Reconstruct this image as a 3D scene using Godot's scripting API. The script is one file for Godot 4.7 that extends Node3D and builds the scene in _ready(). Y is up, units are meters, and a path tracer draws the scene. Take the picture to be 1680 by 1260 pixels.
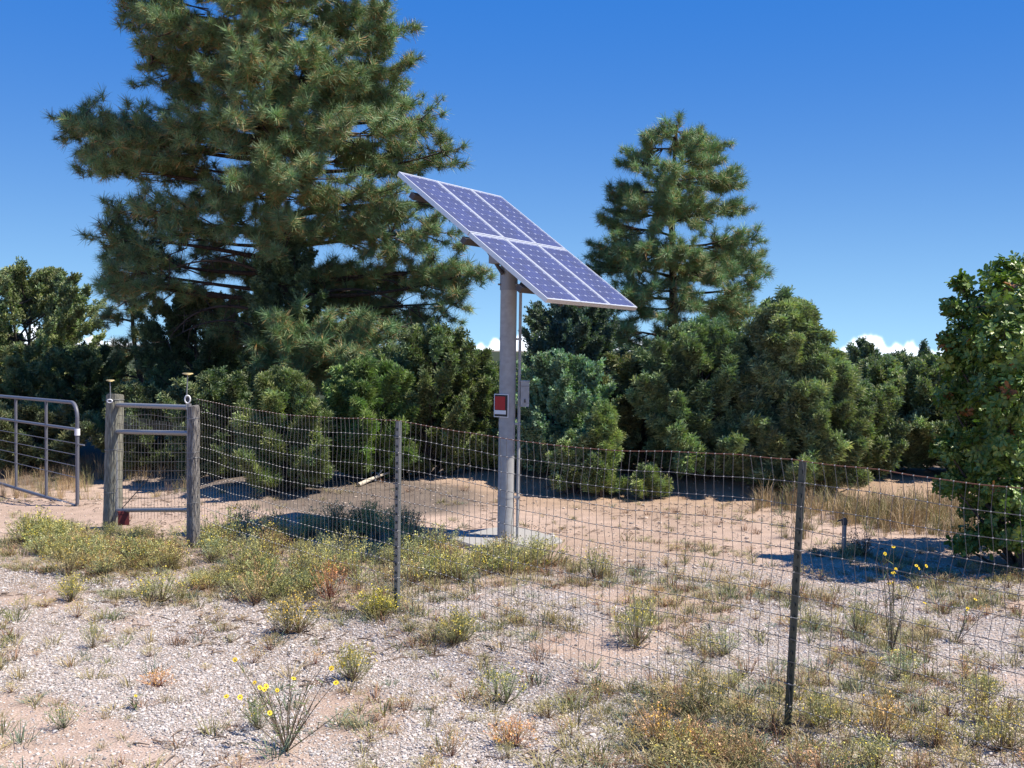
extends Node3D
# Solar array on a pole behind a woven wire fence, pines and junipers behind. Units metres, y up.

const F := 1630.0            # focal length in pixels of a 1680 x 1260 frame
const EYE := 1.7
var cam_r: Vector3
var cam_u: Vector3
var cam_f: Vector3
var taken := {}
var M := {}
var bumps := FastNoiseLite.new()
var patches := FastNoiseLite.new()
var specks := FastNoiseLite.new()
var R := RandomNumberGenerator.new()

# ---------------------------------------------------------------- geometry helpers
class MB:
	var v := PackedVector3Array()
	var n := PackedVector3Array()
	var c := PackedColorArray()
	var ix := PackedInt32Array()
	func add(p: Vector3, nn: Vector3, col: Color) -> int:
		v.append(p); n.append(nn); c.append(col)
		return v.size() - 1
	func tri(a: Vector3, b: Vector3, d: Vector3, col: Color) -> void:   # counter-clockwise seen from outside
		var nn := (b - a).cross(d - a).normalized()
		var i := add(a, nn, col)
		add(b, nn, col); add(d, nn, col)
		ix.append_array(PackedInt32Array([i, i + 2, i + 1]))
	func quad(a: Vector3, b: Vector3, d: Vector3, e: Vector3, col := Color.WHITE) -> void:
		var nn := (b - a).cross(d - a).normalized()
		var i := add(a, nn, col)
		add(b, nn, col); add(d, nn, col); add(e, nn, col)
		ix.append_array(PackedInt32Array([i, i + 2, i + 1, i, i + 3, i + 2]))
	func box(size: Vector3, t: Transform3D, col := Color.WHITE) -> void:
		var h := size / 2.0
		var p := []
		for k in 8:
			p.append(t * Vector3(h.x * (1 if k & 1 else -1), h.y * (1 if k & 2 else -1), h.z * (1 if k & 4 else -1)))
		quad(p[4], p[5], p[7], p[6], col); quad(p[1], p[0], p[2], p[3], col)
		quad(p[5], p[1], p[3], p[7], col); quad(p[0], p[4], p[6], p[2], col)
		quad(p[6], p[7], p[3], p[2], col); quad(p[0], p[1], p[5], p[4], col)
	func tube(pts: PackedVector3Array, rad: PackedFloat32Array, sides: int, col := Color.WHITE, caps := true) -> void:
		var m := pts.size()
		var t0 := (pts[1] - pts[0]).normalized()
		var nx := t0.cross(Vector3(0.31, 0.2, 0.93) if absf(t0.y) > 0.8 else Vector3.UP).normalized()
		var first := 0
		for i in m:
			var t := (pts[mini(i + 1, m - 1)] - pts[maxi(i - 1, 0)]).normalized()
			nx = (nx - t * nx.dot(t)).normalized()
			var ny := t.cross(nx)
			var ring := v.size()
			for j in sides:
				var a := TAU * j / sides
				var d := nx * cos(a) + ny * sin(a)
				add(pts[i] + d * rad[i], d, col)
			if i > 0:
				for j in sides:
					var k := (j + 1) % sides
					ix.append_array(PackedInt32Array([first + j, ring + k, first + k, first + j, ring + j, ring + k]))
			if caps and (i == 0 or i == m - 1):
				var s := 1.0 if i > 0 else -1.0
				var mid := add(pts[i], t * s, col)
				var rim := v.size()
				for j in sides:
					add(v[ring + j], t * s, col)
				for j in sides:
					var k := (j + 1) % sides
					if i > 0:
						ix.append_array(PackedInt32Array([mid, rim + k, rim + j]))
					else:
						ix.append_array(PackedInt32Array([mid, rim + j, rim + k]))
			first = ring
	func bar(a: Vector3, b: Vector3, r: float, sides := 8, col := Color.WHITE) -> void:
		tube(PackedVector3Array([a, b]), PackedFloat32Array([r, r]), sides, col)
	func done() -> ArrayMesh:
		var a := []
		a.resize(Mesh.ARRAY_MAX)
		a[Mesh.ARRAY_VERTEX] = v; a[Mesh.ARRAY_NORMAL] = n; a[Mesh.ARRAY_COLOR] = c; a[Mesh.ARRAY_INDEX] = ix
		var m := ArrayMesh.new()
		m.add_surface_from_arrays(Mesh.PRIMITIVE_TRIANGLES, a)
		return m

func at(x: float, y: float, depth: float) -> Vector3:        # the point seen at photo pixel x, y at this depth
	var d := cam_f + cam_r * ((x - 840.0) / F) - cam_u * ((y - 630.0) / F)
	return Vector3(0, EYE, 0) + d * (depth / -d.z)

func spot(x: float, y: float) -> Vector3:                     # the ground seen at photo pixel x, y
	var d := cam_f + cam_r * ((x - 840.0) / F) - cam_u * ((y - 630.0) / F)
	var p := Vector3(0, EYE, 0) + d * (-EYE / d.y)
	p.y = hgt(p.x, p.z)
	return p

func below(p: Vector3) -> Vector3:
	return Vector3(p.x, hgt(p.x, p.z), p.z)

func numbered(called: String) -> String:
	var k: int = taken.get(called, -1) + 1
	taken[called] = k
	return called if k == 0 else "%s_%03d" % [called, k]

func tag(o: Node3D, label: String, category := "", group := "", kind := "") -> Node3D:
	if label: o.set_meta("label", label)
	if category: o.set_meta("category", category)
	if group: o.set_meta("group", group)
	if kind: o.set_meta("kind", kind)
	return o

func thing(called: String, label: String, category: String, where := Vector3.ZERO, group := "") -> Node3D:
	var o := Node3D.new()
	o.name = numbered(called)
	add_child(o)
	o.position = where
	tag(o, label, category, group)
	return o

func part(parent: Node3D, called: String, mesh: Mesh, mat: Material, kind := "") -> MeshInstance3D:
	var o := MeshInstance3D.new()
	o.name = called if parent != self else numbered(called)
	o.mesh = mesh
	o.material_override = mat
	parent.add_child(o, true)
	if kind: o.set_meta("kind", kind)
	return o

func many(parent: Node3D, called: String, mesh: Mesh, mat: Material, where: Array[Transform3D], tint: PackedColorArray) -> MultiMeshInstance3D:
	var mm := MultiMesh.new()
	mm.transform_format = MultiMesh.TRANSFORM_3D
	mm.use_colors = true
	mm.mesh = mesh
	mm.instance_count = where.size()
	for i in where.size():
		mm.set_instance_transform(i, where[i])
		mm.set_instance_color(i, tint[i])
	var o := MultiMeshInstance3D.new()
	o.name = called if parent != self else numbered(called)
	o.multimesh = mm
	o.material_override = mat
	parent.add_child(o, true)
	o.set_meta("kind", "stuff")
	return o

func rnd(a: float, b: float) -> float:
	return R.randf_range(a, b)

func ball() -> Vector3:
	var y := rnd(-1, 1)
	var a := rnd(0, TAU)
	var s := sqrt(1.0 - y * y)
	return Vector3(s * cos(a), y, s * sin(a))

func facing(dir: Vector3, roll: float) -> Basis:               # y axis along dir
	var y := dir.normalized()
	var x := y.cross(Vector3(0.21, 0.35, 0.91)).normalized()
	var z := x.cross(y)
	return Basis(x, y, z) * Basis(Vector3.UP, roll)

func bend(a: Vector3, b: Vector3, c: Vector3, n: int) -> PackedVector3Array:
	var out := PackedVector3Array()
	for i in n + 1:
		var t := float(i) / n
		out.append(a.lerp(b, t).lerp(b.lerp(c, t), t))
	return out

func taper(r0: float, r1: float, n: int) -> PackedFloat32Array:
	var out := PackedFloat32Array()
	for i in n + 1:
		out.append(lerpf(r0, r1, float(i) / n))
	return out

func lin(r: float, g: float, b: float) -> Color:
	return Color(r, g, b).linear_to_srgb()

func noise_tex(freq: float, octaves: int, lo: Color, hi: Color, seed_: int, size := 512, type := FastNoiseLite.TYPE_SIMPLEX_SMOOTH) -> NoiseTexture2D:
	var n := FastNoiseLite.new()
	n.noise_type = type
	n.frequency = freq; n.fractal_octaves = octaves; n.seed = seed_
	var g := Gradient.new()
	g.set_color(0, lo); g.set_color(1, hi)
	var t := NoiseTexture2D.new()
	t.width = size; t.height = size; t.seamless = true
	t.noise = n; t.color_ramp = g
	return t

func mat(col: Color, rough := 0.7, metal := 0.0) -> StandardMaterial3D:
	var m := StandardMaterial3D.new()
	m.albedo_color = col
	m.roughness = rough
	m.metallic = metal
	return m

func textured(col: Color, rough: float, tex: Texture2D, scale: float, relief := 0.0, metal := 0.0, stretch := 1.0) -> StandardMaterial3D:
	var m := mat(col, rough, metal)
	m.albedo_texture = tex
	m.uv1_triplanar = true
	m.uv1_scale = Vector3(scale, scale * stretch, scale)
	if relief != 0.0:
		m.heightmap_enabled = true
		m.heightmap_texture = tex
		m.heightmap_scale = relief
	return m

func leafy(rough := 0.6, through := Color(0.5, 0.6, 0.25)) -> StandardMaterial3D:
	var m := mat(Color.WHITE, rough)
	m.vertex_color_use_as_albedo = true
	m.cull_mode = BaseMaterial3D.CULL_DISABLED
	m.backlight_enabled = true
	m.backlight = through
	return m

# ---------------------------------------------------------------- ground shape
func hgt(x: float, z: float) -> float:
	var d := -z
	var near := 1.0 - smoothstep(14.0, 30.0, d)
	var h := bumps.get_noise_2d(x * 18.0, z * 18.0) * 0.035 * near
	h += 0.15 * exp(-(pow(x + 1.9, 2) / 2.6 + pow(z + 11.9, 2) / 1.2))         # needle mound under the tall pine
	h += 0.16 * smoothstep(11.6, 12.4, d + 0.5 * bumps.get_noise_2d(x * 30.0, 7.0)) * (1.0 - smoothstep(18.0, 26.0, d)) * smoothstep(-1.5, 0.0, x)
	h -= 0.16 * smoothstep(10.4, 12.0, d) * (1.0 - smoothstep(-4.4, -3.4, x)) * (1.0 - smoothstep(18.0, 26.0, d))
	h += 0.45 * smoothstep(13.0, 15.5, d) * (1.0 - smoothstep(-3.4, -2.4, x)) * (1.0 - smoothstep(18.0, 26.0, d))
	h -= 2.2 * smoothstep(17.0, 42.0, d)
	h += 3.0 * smoothstep(90.0, 260.0, d) * (0.7 + 0.3 * bumps.get_noise_2d(x * 0.6, 3.0))
	return h

func gravelly(x: float, z: float) -> float:
	var w := patches.get_noise_2d(x * 40.0, z * 40.0)
	var g := smoothstep(-8.3, -7.0, z + 0.5 * w + 0.06 * x)
	g *= 1.0 - 0.85 * smoothstep(0.15, 0.42, w + 0.85 * smoothstep(-1.2, -1.6, x - 0.93 * (z + 4.0) + 0.5 * w) * smoothstep(-5.2, -4.2, z))
	return g

# ---------------------------------------------------------------- foliage pieces
func needle_tuft(k: int) -> ArrayMesh:
	var b := MB.new()
	R.seed = 900 + k
	for i in 88:
		var a := rnd(0, TAU)
		var tilt := acos(rnd(-0.45, 1.0)) if i > 14 else acos(rnd(0.6, 1.0))
		var d := Vector3(sin(tilt) * cos(a), cos(tilt), sin(tilt) * sin(a))
		var s := Vector3(0, rnd(-0.10, 0.02), 0)
		var e := s + d * rnd(0.085, 0.17) + Vector3(0, 0.01, 0)
		var w := d.cross(ball()).normalized() * 0.0032
		var old := tilt > 1.25 and R.randf() < 0.42
		var col := Color(0.30, 0.155, 0.06) if old else Color(0.115, 0.165, 0.085).lerp(Color(0.185, 0.215, 0.10), R.randf())
		b.tri(s - w, s + w, e + w * 0.3, col); b.tri(s - w, e + w * 0.3, e - w * 0.3, col)
	return b.done()

func scale_spray(k: int, count: int, longer: float, wide: float) -> ArrayMesh:     # a juniper sprig
	var b := MB.new()
	R.seed = 930 + k
	for i in count:
		var t := float(i) / count
		var s := Vector3(rnd(-0.012, 0.012), t * 0.13, rnd(-0.012, 0.012))
		var a := rnd(0, TAU)
		var d := Vector3(cos(a), rnd(0.35, 1.3), sin(a)).normalized()
		var l := rnd(0.04, 0.085) * longer * (1.15 - 0.6 * t)
		var w := d.cross(ball()).normalized() * wide * rnd(0.7, 1.3)
		var m := s + d * l * 0.5 + Vector3(0, 0.006, 0)
		var e := s + d * l
		var col := Color(1, 1, 1) * rnd(0.75, 1.25)
		b.tri(s, m + w, e, col); b.tri(s, e, m - w, col)
	return b.done()

func oak_sprig(k: int) -> ArrayMesh:
	var b := MB.new()
	R.seed = 960 + k
	for i in 9:
		var a := i * 2.4 + rnd(-0.3, 0.3)
		var d := Vector3(cos(a), rnd(-0.25, 0.9), sin(a)).normalized()
		var s := Vector3(0, rnd(-0.06, 0.05), 0) + d * 0.012
		var l := rnd(0.06, 0.095)
		var side := d.cross(Vector3.UP + ball() * 0.4).normalized()
		var up := side.cross(d).normalized()
		var droop := up * -rnd(0.0, 0.018)
		var col := Color(1, 1, 1) * rnd(0.7, 1.3)
		var wid := [0.010, 0.019, 0.015, 0.024, 0.017, 0.004]
		var last_l := s
		var last_r := s
		var last_m := s
		for j in 6:
			var t := (j + 0.6) / 5.8
			var mid := s + d * l * t + droop * t * t
			var pl: Vector3 = mid + side * wid[j] + up * 0.005
			var pr: Vector3 = mid - side * wid[j] + up * 0.005
			if j == 0:
				b.tri(s, mid, pl, col); b.tri(s, pr, mid, col)
			else:
				b.quad(last_m, mid, pl, last_l, col); b.quad(last_r, pr, mid, last_m, col)
			last_l = pl; last_r = pr; last_m = mid
	return b.done()

func grass_tuft(k: int, blades: int, h: float, spread: float) -> ArrayMesh:
	var b := MB.new()
	R.seed = 1000 + k
	for i in blades:
		var a := rnd(0, TAU)
		var o := Vector3(cos(a), 0, sin(a))
		var s := o * rnd(0, 0.35) * spread
		var l := h * rnd(0.5, 1.1)
		var lean := rnd(0.1, 0.9) * spread
		var m := s + Vector3(0, l * 0.6, 0) + o * lean * 0.35
		var e := s + Vector3(0, l * rnd(0.75, 1.0), 0) + o * lean
		var w := o.cross(Vector3.UP).rotated(Vector3.UP, rnd(-1, 1)) * 0.0022
		var col := Color(1, 1, 1) * rnd(0.65, 1.3)
		b.quad(s - w, s + w, m + w * 0.8, m - w * 0.8, col)
		b.tri(m - w * 0.8, m + w * 0.8, e, col)
	return b.done()

# stems with narrow leaves (0), or the small yellow heads (1), of a domed snakeweed bush about 0.25 m high
func weed(k: int, which: int, stems: int, flowery: float) -> ArrayMesh:
	var b := MB.new()
	R.seed = 1100 + k
	for i in stems:
		var a := rnd(0, TAU)
		var tilt := rnd(0.0, 1.05)
		var d := Vector3(sin(tilt) * cos(a), cos(tilt), sin(tilt) * sin(a))
		var l := rnd(0.15, 0.26) * (1.0 - 0.22 * tilt)
		var m := d * l * 0.5 + Vector3(0, -0.012 * tilt, 0)
		var e := d * l + Vector3(0, 0.03 * tilt, 0) + ball() * 0.012
		var w := d.cross(ball()).normalized() * 0.0017
		var green := Color(0.24, 0.265, 0.12).lerp(Color(0.42, 0.385, 0.18), R.randf())
		var brown := Color(0.16, 0.11, 0.07)
		var fl := R.randf() < flowery
		var yellow := Color(0.60, 0.48, 0.04).lerp(Color(0.48, 0.44, 0.12), R.randf())
		if which == 0:
			b.quad(-w, w, m + w, m - w, brown)
			b.quad(m - w, m + w, e + w * 0.5, e - w * 0.5, green)
		for j in 7:
			var t := rnd(0.35, 1.0)
			var p := (d * l * t).lerp(e, t)
			var q := p + (d + ball() * 0.8).normalized() * rnd(0.018, 0.04)
			var wl := d.cross(ball()).normalized() * 0.0018
			if which == 0:
				b.tri(p - wl, p + wl, q, green * rnd(0.8, 1.2))
		for j in 5:
			var p := e + ball() * 0.016
			var r := rnd(0.0035, 0.0065)
			var x := ball() * r
			var y := x.cross(ball()).normalized() * r
			var top := Vector3(0, r * 0.8, 0)
			if (which == 1) == fl and (which == 1 or j < 3):
				var col := yellow * rnd(0.8, 1.2) if fl else green * 1.3
				b.quad(p - x, p - y + top, p + x, p + y + top, col)
	return b.done()

# ---------------------------------------------------------------- trees
# blobs: [x, y, rx, ry, dz] of needle masses: photo pixels at the depth of the trunk, then moved dz metres back on the same line of sight
func pine(called: String, label: String, foot: Vector3, tip: Vector3, depth: float, blobs: Array, girth: float, tuft_size: float, shade: Color, seed_: int, thick := 1.0, group := "") -> Node3D:
	var o := thing(called, label, "tree", foot, group)
	R.seed = seed_
	var tr := MB.new()
	var line := PackedVector3Array()
	var rad := PackedFloat32Array()
	var top := tip - foot
	for i in 15:
		var t := i / 14.0
		line.append(top * t + Vector3(sin(t * 7.0 + seed_) * 0.05, 0, cos(t * 5.0) * 0.05) * minf(1.0, t * 4.0) - Vector3(0, 0.1 if i == 0 else 0.0, 0))
		rad.append(lerpf(girth, 0.02, pow(t, 0.85)) * (1.25 if i == 0 else 1.0))
	tr.tube(line, rad, 12)
	part(o, "trunk", tr.done(), M.bark)
	var where: Array[Transform3D] = []
	var tint := PackedColorArray()
	var twigs := MB.new()
	for q in blobs:
		var dz: float = q[4]
		var c := at(q[0], q[1], depth + dz) - foot
		var rx: float = 1.14 * q[2] / F * (depth + dz)
		var ry: float = q[3] / F * (depth + dz) * rnd(1.0, 1.55)
		c += Vector3(0, rnd(-0.12, 0.1), 0)
		var flat := Vector2(c.x, c.z).length()
		var ty := clampf((c.y - 0.12 * flat) / top.y, 0.12, 0.97)
		var s := line[clampi(int(ty * 14.0), 0, 13)].lerp(line[clampi(int(ty * 14.0) + 1, 0, 14)], ty * 14.0 - floorf(ty * 14.0))
		var mid := s.lerp(c, rnd(0.4, 0.6)) + Vector3(0, rnd(-0.16, 0.04) * flat + 0.05, 0) + ball() * 0.12 * minf(1.0, flat)
		var limb := bend(s, mid, c, 8)
		var br := MB.new()
		var r0 := clampf(0.014 + 0.011 * flat, 0.018, girth * 0.42)
		br.tube(limb, taper(r0, 0.008, 8), 7)
		part(o, "branch", br.done(), M.bark)
		var n := int(thick * clampf(rx * ry * 120.0, 9.0, 90.0)) + 2
		for k in n:
			var e := c + ball() * Vector3(rx, ry, rx * 0.9) * pow(R.randf(), 0.42)
			var u := rnd(0.35, 1.0)
			var from := limb[int(u * 8.0)]
			if from.distance_to(e) > 1.0:
				from = from.lerp(e, 1.0 - 1.0 / from.distance_to(e)) if R.randf() < 0.3 else limb[8]
			var bow := from.lerp(e, 0.55) + Vector3(0, -0.10, 0) * from.distance_to(e) + ball() * 0.05
			var tw := bend(from, bow, e, 3)
			twigs.tube(tw, taper(0.011, 0.005, 3), 4, Color.WHITE, false)
			var length := from.distance_to(e)
			var m := clampi(int(length / 0.085), 3, 9)
			for j in m:
				var t := 1.0 - 0.62 * j / m
				var p := from.lerp(bow, t).lerp(bow.lerp(e, t), t)
				var dir := (e - bow).normalized() * 0.7 + ball() * 0.55 + Vector3(0, 0.35, 0)
				if j > 0:
					p += ball() * 0.05
				var sc := tuft_size * rnd(0.55, 1.2)
				where.append(Transform3D(facing(dir, rnd(0, TAU)).scaled(Vector3.ONE * sc), p))
				var g := rnd(0.65, 1.5)
				var warm := R.randf()
				tint.append(Color(shade.r * g * (1.0 + 0.3 * warm * warm), shade.g * g, shade.b * g))
	part(o, "twigs", twigs.done(), M.twig, "stuff")
	var half: Array = [[] as Array[Transform3D], [] as Array[Transform3D]]
	var cols := [PackedColorArray(), PackedColorArray()]
	for i in where.size():
		half[i % 2].append(where[i]); cols[i % 2].append(tint[i])
	for k in 2:
		many(o, "needles", M["tuft%d" % k], M.needle, half[k], cols[k])
	return o

# a juniper or pinon: a lumpy crown whose width follows shape ("cone", "dome", "column") round several stems
func juniper(called: String, label: String, foot: Vector3, high: float, wide: float, shape: String, lumps: int, per: int, sprig: String, shade: Color, seed_: int, size := 1.0, low := 0.03, group := "", stems := 2, category := "tree") -> Node3D:
	var o := thing(called, label, category, foot, group)
	R.seed = seed_
	var wood := MB.new()
	var spines := []
	for k in stems:
		var lean := Vector3(rnd(-1, 1), 0, rnd(-1, 1)) * wide * (0.22 if stems > 1 else 0.04)
		var sp := bend(Vector3(0, -0.06, 0) + lean * 0.15, lean * 0.4 + Vector3(0, high * 0.4, 0), lean + Vector3(0, high * 0.86, 0), 8)
		var tb := MB.new()
		tb.tube(sp, taper(0.03 + 0.022 * high / stems, 0.008, 8), 8)
		part(o, "trunk", tb.done(), M.bark_grey)
		spines.append(sp)
	var where: Array[Transform3D] = []
	var tint := PackedColorArray()
	for i in lumps:
		var t := low + (1.0 - low) * (i + R.randf()) / lumps
		var prof := 1.0
		if shape == "cone": prof = pow(maxf(0.0, 1.0 - t), 0.75) * (0.75 + 0.25 * smoothstep(0.0, 0.2, t)) + 0.05
		elif shape == "dome": prof = sqrt(maxf(0.0, 1.0 - pow(maxf(0.0, t - 0.3) / 0.7, 2.0))) * (0.78 + 0.22 * smoothstep(0.0, 0.35, t))
		else: prof = (0.8 + 0.2 * sin(t * 9.0 + seed_)) * sqrt(maxf(0.0, 1.0 - pow(t, 3.0)))
		var a := i * 2.399 + rnd(-0.6, 0.6)
		var reach := wide * (prof * rnd(0.55, 1.2) + 0.04)
		var out0 := Vector3(cos(a), 0, sin(a))
		var lift := reach * rnd(0.25, 0.8) + 0.06
		var c := out0 * reach + Vector3(0, minf(t * high * 0.97 + 0.25 * lift, high * rnd(0.93, 1.0)), 0)
		var sp: PackedVector3Array = spines[i % stems]
		var s := sp[clampi(int(clampf((c.y - lift) / high, 0.02, 0.8) * 9.0), 0, 7)]
		var mid := s.lerp(c, 0.5) + ball() * 0.10 * wide + Vector3(0, -0.12 * reach, 0)
		wood.tube(bend(s, mid, c, 5), taper(0.012 + 0.009 * wide, 0.004, 5), 5, Color.WHITE, false)
		var tone := rnd(0.75, 1.25)
		var fat := (wide * rnd(0.15, 0.30) + 0.05) * (0.6 + 0.4 * prof)
		var m := int(per * rnd(0.8, 1.4))
		for k in m:
			var u := 0.32 + 0.76 * pow(R.randf(), 0.8)
			var q := s.lerp(mid, u).lerp(mid.lerp(c, u), u)
			var width := fat * (1.12 - u) * 1.25 * smoothstep(0.25, 0.5, u) + 0.025
			var p := q + ball() * width * sqrt(R.randf()) * Vector3(1, 0.8, 1) + Vector3(0, 0.35 * width, 0)
			if p.y < 0.03: p.y = rnd(0.03, 0.2)
			if p.y > high * 0.94: p.y = lerpf(high * 0.94, p.y, 0.3)
			var dir := out0 * 0.5 + (c - mid).normalized() * 0.5 + Vector3(0, 0.65, 0) + ball() * 0.5
			where.append(Transform3D(facing(dir, rnd(0, TAU)).scaled(Vector3.ONE * size * rnd(0.65, 1.25)), p))
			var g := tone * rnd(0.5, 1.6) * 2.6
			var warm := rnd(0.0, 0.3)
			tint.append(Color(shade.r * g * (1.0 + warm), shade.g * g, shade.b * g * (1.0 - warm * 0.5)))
	for i in (7 if high > 1.6 else 3):                              # pointed leaders in the upper third
		var a := rnd(0, TAU)
		var t := rnd(0.62, 0.97)
		var prof := sqrt(maxf(0.02, 1.0 - pow(maxf(0.0, t - 0.3) / 0.7, 2.0))) if shape != "cone" else 1.0 - t
		var c := Vector3(cos(a), 0, sin(a)) * wide * prof * rnd(0.5, 1.0) + Vector3(0, high * t, 0)
		var tall := high * rnd(0.07, 0.14)
		if i == 0:
			c = Vector3(rnd(-0.1, 0.1) * wide, high * 0.9, 0)
			tall = high * 0.13
		c.y = minf(c.y, high - tall * 0.75)
		wood.bar(c - Vector3(0, tall, 0), c + Vector3(0, tall * 0.8, 0), 0.006, 4)
		var tone := rnd(2.0, 2.8)
		for k in int(per * 0.7):
			var u := R.randf()
			var p := c + Vector3(0, (u * 2.0 - 1.0) * tall, 0) + ball() * (1.0 - 0.8 * u) * tall * 0.45
			where.append(Transform3D(facing(Vector3(0, 1.2, 0) + ball() * 0.8, rnd(0, TAU)).scaled(Vector3.ONE * size * rnd(0.6, 1.1)), p))
			var g := tone * rnd(0.6, 1.4)
			tint.append(Color(shade.r * g, shade.g * g, shade.b * g))
	part(o, "branches", wood.done(), M.bark_grey, "stuff")
	many(o, "foliage", M[sprig], M.scale_leaf, where, tint)
	return o

# ---------------------------------------------------------------- the build
func _ready() -> void:
	# camera
	var pitch := atan(55.0 / F)
	var roll := deg_to_rad(0.8)
	var u0 := Vector3(0, cos(pitch), -sin(pitch))
	cam_f = Vector3(0, -sin(pitch), -cos(pitch))
	cam_r = Vector3.RIGHT * cos(roll) + u0 * sin(roll)
	cam_u = Vector3.RIGHT * -sin(roll) + u0 * cos(roll)
	var cam := Camera3D.new()
	cam.name = "camera"
	cam.transform = Transform3D(Basis(cam_r, cam_u, -cam_f), Vector3(0, EYE, 0))
	cam.fov = rad_to_deg(2.0 * atan(630.0 / F))
	cam.far = 2000.0
	cam.near = 0.05
	add_child(cam)
	cam.current = true
	# sky
	var sky := ProceduralSkyMaterial.new()
	sky.sky_top_color = lin(0.011, 0.113, 0.418)
	sky.sky_horizon_color = lin(0.265, 0.48, 0.668)
	sky.sky_curve = 0.086
	sky.ground_bottom_color = lin(0.25, 0.2, 0.16)
	sky.ground_horizon_color = lin(0.3, 0.32, 0.34)
	sky.sun_angle_max = 1.0
	sky.sky_cover = clouds()
	var e := Environment.new()
	e.background_mode = Environment.BG_SKY
	e.sky = Sky.new()
	e.sky.sky_material = sky
	e.tonemap_mode = Environment.TONE_MAPPER_LINEAR
	e.tonemap_exposure = 1.65
	e.sdfgi_enabled = true
	e.ssao_enabled = true
	e.ssil_enabled = true
	var we := WorldEnvironment.new()
	we.name = "world"
	we.environment = e
	add_child(we)
	# sun: high, from the right and slightly behind the camera
	var sun := DirectionalLight3D.new()
	sun.name = "sun"
	sun.light_energy = 1.6
	sun.light_color = Color(1.0, 0.962, 0.895)
	sun.light_angular_distance = 0.5
	sun.shadow_enabled = true
	var el := deg_to_rad(57.0)
	var az := deg_to_rad(7.0)
	var towards := Vector3(cos(el) * cos(az), sin(el), cos(el) * sin(az))
	sun.transform = Transform3D(Basis.looking_at(-towards, Vector3.UP), towards * 50.0)
	add_child(sun)

	bumps.seed = 3; bumps.frequency = 0.02; bumps.fractal_octaves = 3
	patches.seed = 11; patches.frequency = 0.012; patches.fractal_octaves = 3
	specks.seed = 23; specks.frequency = 0.2; specks.fractal_octaves = 2
	materials()
	ground()
	trees()
	solar()
	fence()
	gates()
	small_things()
	plants()
	loose_cover()

func clouds() -> ImageTexture:
	var w := 4096
	var h := 2048
	var im := Image.create(w, h, false, Image.FORMAT_RGBA8)
	im.fill(Color(1, 1, 1, 0))
	var n := FastNoiseLite.new()
	n.seed = 5; n.frequency = 0.011; n.fractal_octaves = 5
	var lump := FastNoiseLite.new()
	lump.seed = 9; lump.frequency = 0.012; lump.fractal_octaves = 4
	for x in w:
		var deg := (x - 2048.0) / 4096.0 * 360.0                  # bearing from straight ahead, to the right
		var free := smoothstep(27.0, 40.0, absf(deg))
		var bank := smoothstep(15.5, 17.5, deg) * (1.0 - smoothstep(26.0, 32.0, deg))
		var tall := 34.0 + 9.0 * exp(-pow((deg - 20.6) / 0.9, 2.0)) + 3.0 * exp(-pow((deg - 24.0) / 1.5, 2.0)) + 3.0 * lump.get_noise_1d(x * 9.0)
		var low := 2.5 * smoothstep(-6.0, -3.0, deg) * (1.0 - smoothstep(-1.0, 1.5, deg))
		var wild := free * (9.0 + 16.0 * lump.get_noise_1d(x * 1.0) + 6.0 * lump.get_noise_1d(x * 6.0))
		var high := maxf(maxf(bank * tall, low), wild)
		for k in 60:
			var y := 1024 - k
			var edge := high - 2.0 + 3.0 * n.get_noise_2d(x * 9.0, y * 9.0) * clampf(high / 5.0, 0.0, 1.0)
			var a := smoothstep(-1.5, 2.6, edge - k) * (0.66 + 0.35 * n.get_noise_2d(x * 5.0, y * 10.0) + 0.3 * smoothstep(6.0, 0.5, edge - k))
			im.set_pixel(x, y, Color(1.0, 0.93, 0.88, clampf(a, 0.0, 0.9)))
	return ImageTexture.create_from_image(im)

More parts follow.
